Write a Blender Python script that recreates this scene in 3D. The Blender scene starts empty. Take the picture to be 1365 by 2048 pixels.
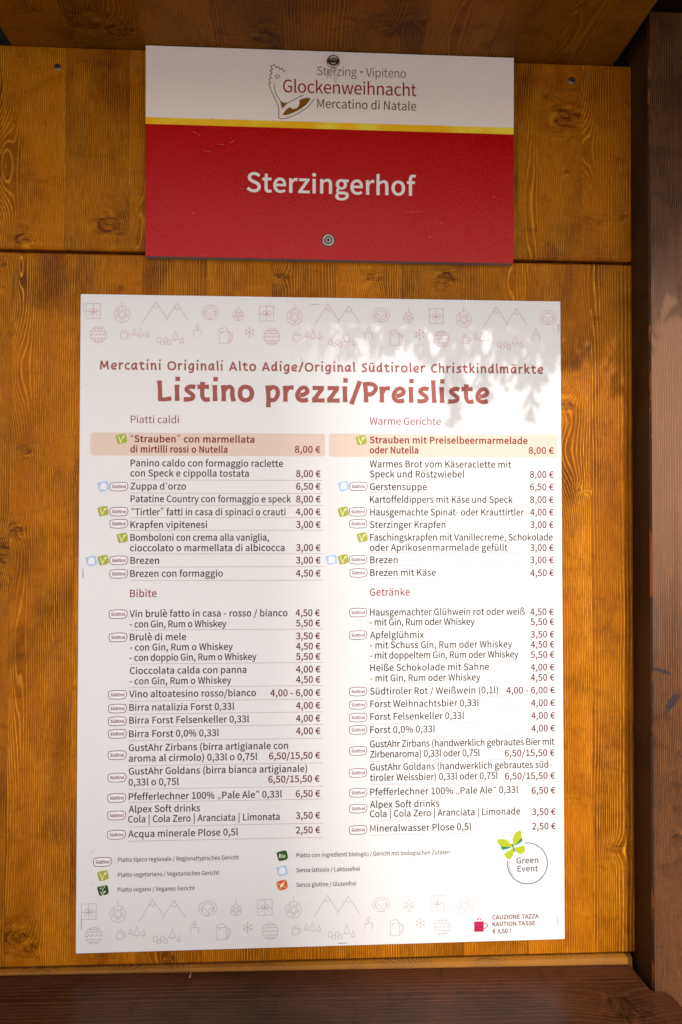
import bpy, math, random
from mathutils import Vector
random.seed(7)
S = bpy.context.scene
COL = S.collection
R = math.radians

# ---------------------------------------------------------------- camera
CZ = 1.65                    # camera height above the paving
D = 0.81                     # camera to wall face (wall face is y = 0)
F = 1500.0                   # focal length in photo pixels (1365 x 2048)
YAW, PITCH, ROLL = R(2.79), R(1.17), R(0.19)
cy_, sy_, cp_, sp_, cr_, sr_ = math.cos(YAW), math.sin(YAW), math.cos(PITCH), math.sin(PITCH), math.cos(ROLL), math.sin(ROLL)
fw = Vector((sy_*cp_, cy_*cp_, sp_))
r0 = Vector((cy_, -sy_, 0)); u0 = r0.cross(fw)
rt = cr_*r0 + sr_*u0; up = -sr_*r0 + cr_*u0
CAMP = Vector((0, -D, CZ))
cam = bpy.data.cameras.new('camera'); camo = bpy.data.objects.new('camera', cam); COL.objects.link(camo)
from mathutils import Matrix
M4 = Matrix(((rt.x, up.x, -fw.x, CAMP.x), (rt.y, up.y, -fw.y, CAMP.y), (rt.z, up.z, -fw.z, CAMP.z), (0, 0, 0, 1)))
camo.matrix_world = M4
cam.sensor_fit = 'VERTICAL'; cam.sensor_height = 36; cam.lens = F/2048*36
cam.clip_start = 0.01; cam.clip_end = 500
S.camera = camo

# ---------------------------------------------------------------- sky, sun, exposure
SUN_EL, SUN_AZ = R(38), R(12)        # azimuth measured to the right of the wall's normal
w = bpy.data.worlds.new('World'); S.world = w; w.use_nodes = True
nt = w.node_tree; nt.nodes.clear()
sky = nt.nodes.new('ShaderNodeTexSky'); sky.sky_type = 'NISHITA'; sky.sun_disc = False
sky.sun_elevation = SUN_EL; sky.sun_rotation = math.pi - SUN_AZ
sky.air_density = 1.0; sky.dust_density = 2.5; sky.ozone_density = 1.0
bg = nt.nodes.new('ShaderNodeBackground'); bg.inputs[1].default_value = 0.13
wo = nt.nodes.new('ShaderNodeOutputWorld')
nt.links.new(sky.outputs[0], bg.inputs[0]); nt.links.new(bg.outputs[0], wo.inputs[0])
sd = Vector((math.sin(SUN_AZ)*math.cos(SUN_EL), -math.cos(SUN_AZ)*math.cos(SUN_EL), math.sin(SUN_EL)))
sun = bpy.data.lights.new('sun', 'SUN'); sun.energy = 2.2; sun.angle = R(0.5); sun.color = (1.0, 0.96, 0.90)
suno = bpy.data.objects.new('sun', sun); COL.objects.link(suno)
suno.rotation_euler = (-sd).to_track_quat('-Z', 'Y').to_euler(); suno.location = sd*30
S.view_settings.view_transform = 'Standard'; S.view_settings.look = 'None'
S.view_settings.exposure = 0.46; S.view_settings.gamma = 1.0
S.render.resolution_x, S.render.resolution_y = 682, 1024

# ---------------------------------------------------------------- helpers
def ray(px, py):
    return rt*(px-682.5) - up*(py-1024.0) + fw*F
def at(px, py, y=0.0):                 # where a sight line meets a wall-parallel plane
    d = ray(px, py); t = (y-CAMP.y)/d.y
    p = CAMP + d*t
    return Vector((p.x, y, p.z))
def atz(px, py, z):                    # where it meets a level plane
    d = ray(px, py); t = (z-CAMP.z)/d.z
    return CAMP + d*t
def world_loc(o):
    v = Vector((0, 0, 0))
    while o is not None:
        v += o.location; o = o.parent
    return v
def empty(name, loc, label, cat, group=None, kind=None):
    o = bpy.data.objects.new(name, None); COL.objects.link(o); o.location = loc
    o.empty_display_size = 0.05
    o['label'] = label
    if cat: o['category'] = cat
    if group: o['group'] = group
    if kind: o['kind'] = kind
    return o
def obj(name, verts, faces, mat, parent=None, smooth=False, origin=None):
    off = Vector(origin) if origin is not None else world_loc(parent)
    me = bpy.data.meshes.new(name)
    me.from_pydata([Vector(v)-off for v in verts], [], faces); me.update()
    if mat: me.materials.append(mat)
    o = bpy.data.objects.new(name, me); COL.objects.link(o)
    if origin is not None: o.location = Vector(origin) - world_loc(parent)
    o.parent = parent
    if smooth:
        for p in me.polygons: p.use_smooth = True
    return o
class MB:
    def __init__(s): s.v = []; s.f = []
    def add(s, vs, fs):
        n = len(s.v); s.v += [Vector(a) for a in vs]; s.f += [tuple(i+n for i in f) for f in fs]
    def box(s, x0, x1, y0, y1, z0, z1):
        s.add([(x0,y0,z0),(x1,y0,z0),(x1,y1,z0),(x0,y1,z0),(x0,y0,z1),(x1,y0,z1),(x1,y1,z1),(x0,y1,z1)],
              [(3,2,1,0),(4,5,6,7),(0,1,5,4),(1,2,6,5),(2,3,7,6),(3,0,4,7)])
    def prism(s, prof, a, b, axis):     # profile (2-D, counter-clockwise) swept from a to b along an axis
        n = len(prof)
        def P(p, t): return {'x': (t, p[0], p[1]), 'y': (p[0], t, p[1]), 'z': (p[0], p[1], t)}[axis]
        vs = [P(p, a) for p in prof] + [P(p, b) for p in prof]
        fs = [(i, (i+1) % n, n+(i+1) % n, n+i) for i in range(n)] + [tuple(range(n))[::-1], tuple(range(n, 2*n))]
        s.add(vs, fs)
    def tube(s, pts, r, seg=6):
        pts = [Vector(p) for p in pts]; base = len(s.v); n = len(pts)
        for i, p in enumerate(pts):
            d = (pts[min(i+1, n-1)]-pts[max(i-1, 0)]).normalized()
            a = d.cross(Vector((0, 0, 1)) if abs(d.z) < .9 else Vector((1, 0, 0))).normalized(); b = d.cross(a)
            rr = r[i] if isinstance(r, (list, tuple)) else r
            for k in range(seg):
                t = 2*math.pi*k/seg; s.v.append(p + (a*math.cos(t)+b*math.sin(t))*rr)
        for i in range(n-1):
            for k in range(seg):
                a = base+i*seg+k; b = base+i*seg+(k+1) % seg
                s.f.append((a, b, b+seg, a+seg))
        s.f.append(tuple(base+k for k in range(seg))[::-1]); s.f.append(tuple(base+(n-1)*seg+k for k in range(seg)))
    def lathe(s, c, prof, seg=28):      # profile (radius, distance towards the viewer), axis -y
        base = len(s.v); c = Vector(c)
        for r, h in prof:
            for k in range(seg):
                t = 2*math.pi*k/seg; s.v.append(c + Vector((r*math.cos(t), -h, r*math.sin(t))))
        for i in range(len(prof)-1):
            for k in range(seg):
                a = base+i*seg+k; b = base+i*seg+(k+1) % seg
                s.f.append((a, b, b+seg, a+seg))
        s.f.append(tuple(base+(len(prof)-1)*seg+k for k in range(seg)))
    def build(s, name, mat, parent=None, smooth=False, origin=None):
        return obj(name, s.v, s.f, mat, parent, smooth, origin)

# ---------------------------------------------------------------- node helper
class N:
    def __init__(s, name):
        s.m = bpy.data.materials.new(name); s.m.use_nodes = True
        s.t = s.m.node_tree; s.t.nodes.clear()
        s.out = s.t.nodes.new('ShaderNodeOutputMaterial')
        s.b = s.t.nodes.new('ShaderNodeBsdfPrincipled'); s.t.links.new(s.b.outputs[0], s.out.inputs[0])
    def put(s, sock, v):
        if v is None: return
        if hasattr(v, 'links') or isinstance(v, bpy.types.NodeSocket): s.t.links.new(v, sock)
        else: sock.default_value = v
    def m_(s, op, a, b=None, c=None):
        n = s.t.nodes.new('ShaderNodeMath'); n.operation = op
        for i, v in enumerate((a, b, c)): s.put(n.inputs[i], v)
        return n.outputs[0]
    def pos(s):
        g = s.t.nodes.new('ShaderNodeNewGeometry'); x = s.t.nodes.new('ShaderNodeSeparateXYZ')
        s.t.links.new(g.outputs['Position'], x.inputs[0]); return g.outputs['Position'], x.outputs[0], x.outputs[1], x.outputs[2]
    def comb(s, x, y, z=0.0):
        n = s.t.nodes.new('ShaderNodeCombineXYZ')
        for i, v in enumerate((x, y, z)): s.put(n.inputs[i], v)
        return n.outputs[0]
    def noise(s, vec, scale, detail=2.0, rough=0.5, dist=0.0):
        n = s.t.nodes.new('ShaderNodeTexNoise'); s.put(n.inputs['Vector'], vec)
        n.inputs['Scale'].default_value = scale; n.inputs['Detail'].default_value = detail
        n.inputs['Roughness'].default_value = rough; n.inputs['Distortion'].default_value = dist
        return n.outputs[0]
    def sstep(s, v, a, b, lo=0.0, hi=1.0):
        n = s.t.nodes.new('ShaderNodeMapRange'); n.interpolation_type = 'SMOOTHSTEP'
        s.put(n.inputs[0], v)
        for i, k in enumerate((a, b, lo, hi)): n.inputs[i+1].default_value = k
        return n.outputs[0]
    def mix(s, f, a, b, mode='MIX'):
        n = s.t.nodes.new('ShaderNodeMix'); n.data_type = 'RGBA'; n.blend_type = mode
        s.put(n.inputs[0], f)
        for i, v in ((6, a), (7, b)):
            if isinstance(v, tuple): v = tuple(v)+(1.0,) if len(v) == 3 else v
            s.put(n.inputs[i], v)
        return n.outputs[2]
    def bump(s, h, strength, dist):
        n = s.t.nodes.new('ShaderNodeBump'); n.inputs['Strength'].default_value = strength; n.inputs['Distance'].default_value = dist
        s.put(n.inputs['Height'], h); s.t.links.new(n.outputs[0], s.b.inputs['Normal'])

def plain(name, col, rough=0.5, metal=0.0, spec=0.5, coat=0.0):
    n = N(name); n.b.inputs['Base Color'].default_value = tuple(col)+(1,)
    n.b.inputs['Roughness'].default_value = rough; n.b.inputs['Metallic'].default_value = metal
    n.b.inputs['Specular IOR Level'].default_value = spec; n.b.inputs['Coat Weight'].default_value = coat
    return n.m
def srgb(r, g, b):
    f = lambda c: (c/255/12.92) if c <= 10 else ((c/255+0.055)/1.055)**2.4
    return (f(r), f(g), f(b))

def wood(name, axes, dark, mid, light, seed=0.0, freq=330.0, knots=(), flats=(), tone=1.0,
         line=0.8, rough=0.5, coat=0.0, spec=0.10, blotch=1.0, spots=0.0, spot_col=(0.02, 0.02, 0.025), contrast=1.0, bump=0.25, worn=None, stains=()):
    """Stained spruce.  axes: (across, along) as indices of world position.
    knots: (across, along, radius) ; flats: (across, along, half width, half length, rings)"""
    n = N(name); P, X, Y, Z = n.pos(); ax = (X, Y, Z)
    s, t = ax[axes[0]], ax[axes[1]]; third = ax[3-axes[0]-axes[1]]
    so = n.m_('ADD', s, seed*3.17); to = n.m_('ADD', t, seed*1.93)
    # slow wander of the grain and uneven ring spacing
    wv = n.comb(n.m_('MULTIPLY', so, 7.0), n.m_('MULTIPLY', to, 2.2), seed)
    wander = n.m_('MULTIPLY', n.m_('SUBTRACT', n.noise(wv, 1.0, 2.0, 0.5), 0.5), 0.012)
    wv2 = n.comb(n.m_('MULTIPLY', so, 60.0), n.m_('MULTIPLY', to, 18.0), seed+2)
    wander2 = n.m_('MULTIPLY', n.m_('SUBTRACT', n.noise(wv2, 1.0, 2.0, 0.6), 0.5), 0.0022)
    sp = n.m_('ADD', n.m_('ADD', s, wander), wander2)
    sv = n.comb(n.m_('ADD', n.m_('MULTIPLY', sp, 22.0), seed), seed*0.7, 0.0)
    u = n.m_('ADD', n.m_('MULTIPLY', sp, freq), n.m_('MULTIPLY', n.noise(sv, 1.0, 1.0), 9.0))
    kmask = None; kcore = None; kdark = None; khalo = None
    for (kx, kz, kr) in knots:
        dx = n.m_('MULTIPLY', n.m_('SUBTRACT', n.m_('ADD', s, n.m_('MULTIPLY', wander, 0.6)), kx), 1/kr)
        dz = n.m_('MULTIPLY', n.m_('SUBTRACT', t, kz), 1/(kr*0.62))
        wob = n.m_('MULTIPLY', n.m_('SUBTRACT', n.noise(P, 120.0, 2.0), 0.5), 0.7)
        r2 = n.m_('ADD', n.m_('ADD', n.m_('MULTIPLY', dx, dx), n.m_('MULTIPLY', dz, dz)), wob)
        # rings part round the knot: a wide hump added to the ring coordinate
        wide = n.m_('POWER', 2.718, n.m_('MULTIPLY', n.m_('ADD', n.m_('MULTIPLY', n.m_('MULTIPLY', dx, dx), 0.35), n.m_('MULTIPLY', n.m_('MULTIPLY', dz, dz), 0.10)), -1.0))
        side = n.m_('SIGN', dx)
        u = n.m_('ADD', u, n.m_('MULTIPLY', wide, kr*freq*0.9))
        core = n.sstep(r2, 1.05, 0.75)
        ring = n.m_('MULTIPLY', n.sstep(r2, 2.4, 1.0), n.sstep(r2, 0.7, 1.0))
        crack = n.m_('MULTIPLY', n.sstep(n.m_('ABSOLUTE', n.m_('ADD', dz, n.m_('MULTIPLY', wob, 0.35))), 0.09, 0.02), n.sstep(n.m_('ABSOLUTE', dx), 0.6, 0.2))
        halo = n.m_('MULTIPLY', wide, 1.0)
        khalo = halo if khalo is None else n.m_('MAXIMUM', khalo, halo)
        kcore = core if kcore is None else n.m_('MAXIMUM', kcore, core)
        kdark = ring if kdark is None else n.m_('MAXIMUM', kdark, ring)
        kmask = crack if kmask is None else n.m_('MAXIMUM', kmask, crack)
    for (fx, fz, a, b, rings) in flats:
        dx = n.m_('MULTIPLY', n.m_('SUBTRACT', s, fx), 1/a); dz = n.m_('MULTIPLY', n.m_('SUBTRACT', t, fz), 1/b)
        g = n.m_('POWER', 2.718, n.m_('MULTIPLY', n.m_('ADD', n.m_('MULTIPLY', dx, dx), n.m_('MULTIPLY', dz, dz)), -1.0))
        u = n.m_('ADD', u, n.m_('MULTIPLY', g, rings))
    fr = n.m_('FRACT', u)
    # latewood: a thin bright line that builds up slowly and ends sharply
    ln = n.m_('MULTIPLY', n.sstep(fr, 0.55, 0.88), n.sstep(fr, 1.0, 0.93))
    amp = n.sstep(n.noise(n.comb(n.m_('MULTIPLY', so, 25.0), n.m_('MULTIPLY', to, 3.0), seed+5), 1.0, 2.0), 0.3, 0.7, 0.35, 1.0)
        # fibres, flecks, blotches of stain, cross-grain curl
    fib = n.noise(n.comb(n.m_('MULTIPLY', so, 1100.0), n.m_('MULTIPLY', to, 60.0), n.m_('MULTIPLY', third, 300.0)), 1.0, 2.0, 0.6)
    lnA = n.m_('MULTIPLY', n.m_('MULTIPLY', n.m_('MULTIPLY', ln, amp), line), n.sstep(fib, .3, .6, 1.0, .45))
    fleck = n.noise(n.comb(n.m_('MULTIPLY', so, 800.0), n.m_('MULTIPLY', to, 330.0), seed), 1.0, 1.0)
    bl = n.noise(n.comb(n.m_('MULTIPLY', so, 14.0), n.m_('MULTIPLY', to, 9.0), seed+9), 1.0, 4.0, 0.6, 0.5)
    curl = n.noise(n.comb(n.m_('MULTIPLY', so, 22.0), n.m_('MULTIPLY', to, 55.0), seed+11), 1.0, 3.0, 0.6, 1.0)
    c = n.mix(n.sstep(bl, 0.22, 0.66), tuple(v*0.9 for v in dark), mid)
    c = n.mix(n.m_('MULTIPLY', n.sstep(curl, 0.54, 0.74), 0.55*blotch), c, tuple(v*0.7 for v in dark))
    c = n.mix(n.m_('MULTIPLY', n.sstep(curl, 0.40, 0.20), 0.16*blotch), c, light)
    c = n.mix(lnA, c, light)
    c = n.mix(n.m_('MULTIPLY', n.sstep(fib, 0.5, 0.78), 0.35*contrast), c, tuple(v*0.45 for v in dark))
    c = n.mix(n.m_('MULTIPLY', n.sstep(fleck, 0.62, 0.75), 0.26*contrast), c, tuple(v*0.4 for v in dark))
    c = n.mix(n.m_('MULTIPLY', n.sstep(fleck, 0.33, 0.22), 0.14*contrast), c, light)
    if kcore is not None:
        kr_ = n.sstep(n.noise(P, 130.0, 3.0, 0.55, 1.0), 0.3, 0.7)
        smv = n.comb(n.m_('MULTIPLY', so, 55.0), n.m_('MULTIPLY', to, 130.0), seed+4)
        smn = n.noise(smv, 1.0, 3.0, 0.6, 0.8)
        c = n.mix(n.m_('MULTIPLY', n.m_('MULTIPLY', n.sstep(smn, 0.48, 0.66), khalo), 0.75), c, tuple(v*0.45 for v in dark))
        c = n.mix(n.m_('MULTIPLY', n.m_('MULTIPLY', n.sstep(smn, 0.46, 0.34), khalo), 0.45), c, tuple(a*.7+b*.3 for a, b in zip(light, mid)))
        kc = n.mix(kr_, tuple(a*0.8 for a in dark), tuple(a*0.62+b*0.16 for a, b in zip(mid, light)))
        c = n.mix(n.m_('MULTIPLY', kcore, 0.7), c, kc)
        c = n.mix(n.m_('MULTIPLY', n.m_('MULTIPLY', kdark, n.sstep(smn, .35, .6)), 0.6), c, tuple(v*0.3 for v in dark))
        c = n.mix(n.m_('MULTIPLY', kmask, 0.8), c, tuple(v*0.12 for v in dark))
    if spots:
        sp2 = n.noise(P, 42.0, 3.0, 0.7)
        c = n.mix(n.m_('MULTIPLY', n.sstep(sp2, 0.66, 0.72), spots), c, spot_col)
        chip = n.noise(P, 330.0, 1.0)
        c = n.mix(n.m_('MULTIPLY', n.sstep(chip, 0.775, 0.80), spots), c, light)
    if worn:                               # sun-bleached band along the timber, broken up by the grain
        (a0, a1, a2, a3), wc = worn
        zn = n.m_('ADD', t, n.m_('MULTIPLY', n.m_('SUBTRACT', n.noise(n.comb(n.m_('MULTIPLY', so, 70.0), n.m_('MULTIPLY', to, 6.0), seed), 1.0, 4.0, 0.65), 0.5), 0.22))
        mk = n.m_('MULTIPLY', n.sstep(zn, a0, a1), n.sstep(zn, a3, a2))
        c = n.mix(n.m_('MULTIPLY', mk, 0.62), c, n.mix(lnA, n.mix(fib, tuple(v*.75 for v in wc), wc), tuple(min(1, v*1.7) for v in wc)))
    for (sx, sz, a, b, lean) in stains:    # dark smudges that belong to the surface
        dx = n.m_('SUBTRACT', s, sx); dz = n.m_('SUBTRACT', t, sz)
        ddx = n.m_('MULTIPLY', n.m_('SUBTRACT', dx, n.m_('MULTIPLY', dz, lean if b > a else 0.0)), 1/a); ddz = n.m_('MULTIPLY', n.m_('ADD', dz, n.m_('MULTIPLY', dx, lean if a > b else 0.0)), 1/b)
        r2 = n.m_('ADD', n.m_('ADD', n.m_('MULTIPLY', ddx, ddx), n.m_('MULTIPLY', ddz, ddz)), n.m_('MULTIPLY', n.m_('SUBTRACT', n.noise(P, 260.0, 3.0), 0.5), 2.4))
        c = n.mix(n.m_('MULTIPLY', n.sstep(r2, 1.2, 0.5), 0.8), c, (0.022, 0.022, 0.028))
    tn = n.t.nodes.new('ShaderNodeMix'); tn.data_type = 'RGBA'; tn.blend_type = 'MULTIPLY'
    tn.inputs[0].default_value = 1.0; n.t.links.new(c, tn.inputs[6]); tn.inputs[7].default_value = (tone, tone, tone, 1)
    n.t.links.new(tn.outputs[2], n.b.inputs['Base Color'])
    n.put(n.b.inputs['Roughness'], n.sstep(n.m_('ADD', n.m_('MULTIPLY', fib, 0.5), n.m_('MULTIPLY', bl, 0.5)), 0.2, 0.8, rough-0.08, rough+0.14))
    n.b.inputs['Specular IOR Level'].default_value = spec; n.b.inputs['Coat Weight'].default_value = coat; n.b.inputs['Coat Roughness'].default_value = 0.35
    h = n.m_('ADD', n.m_('MULTIPLY', ln, 0.6), n.m_('MULTIPLY', fib, 0.5))
    n.bump(h, bump, 0.0006)
    return n.m
GARN = 760
TIPS = [(.128, .025), (.165, .02), (.21, .035), (.235, .07), (.25, .105), (.268, .07), (.29, .05), (.31, .06), (.33, .085), (.345, .05), (.37, .03), (.40, .025), (.425, .06), (.46, .02), (.50, .05)]
SHADE_EDGE_PX = 670
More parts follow.
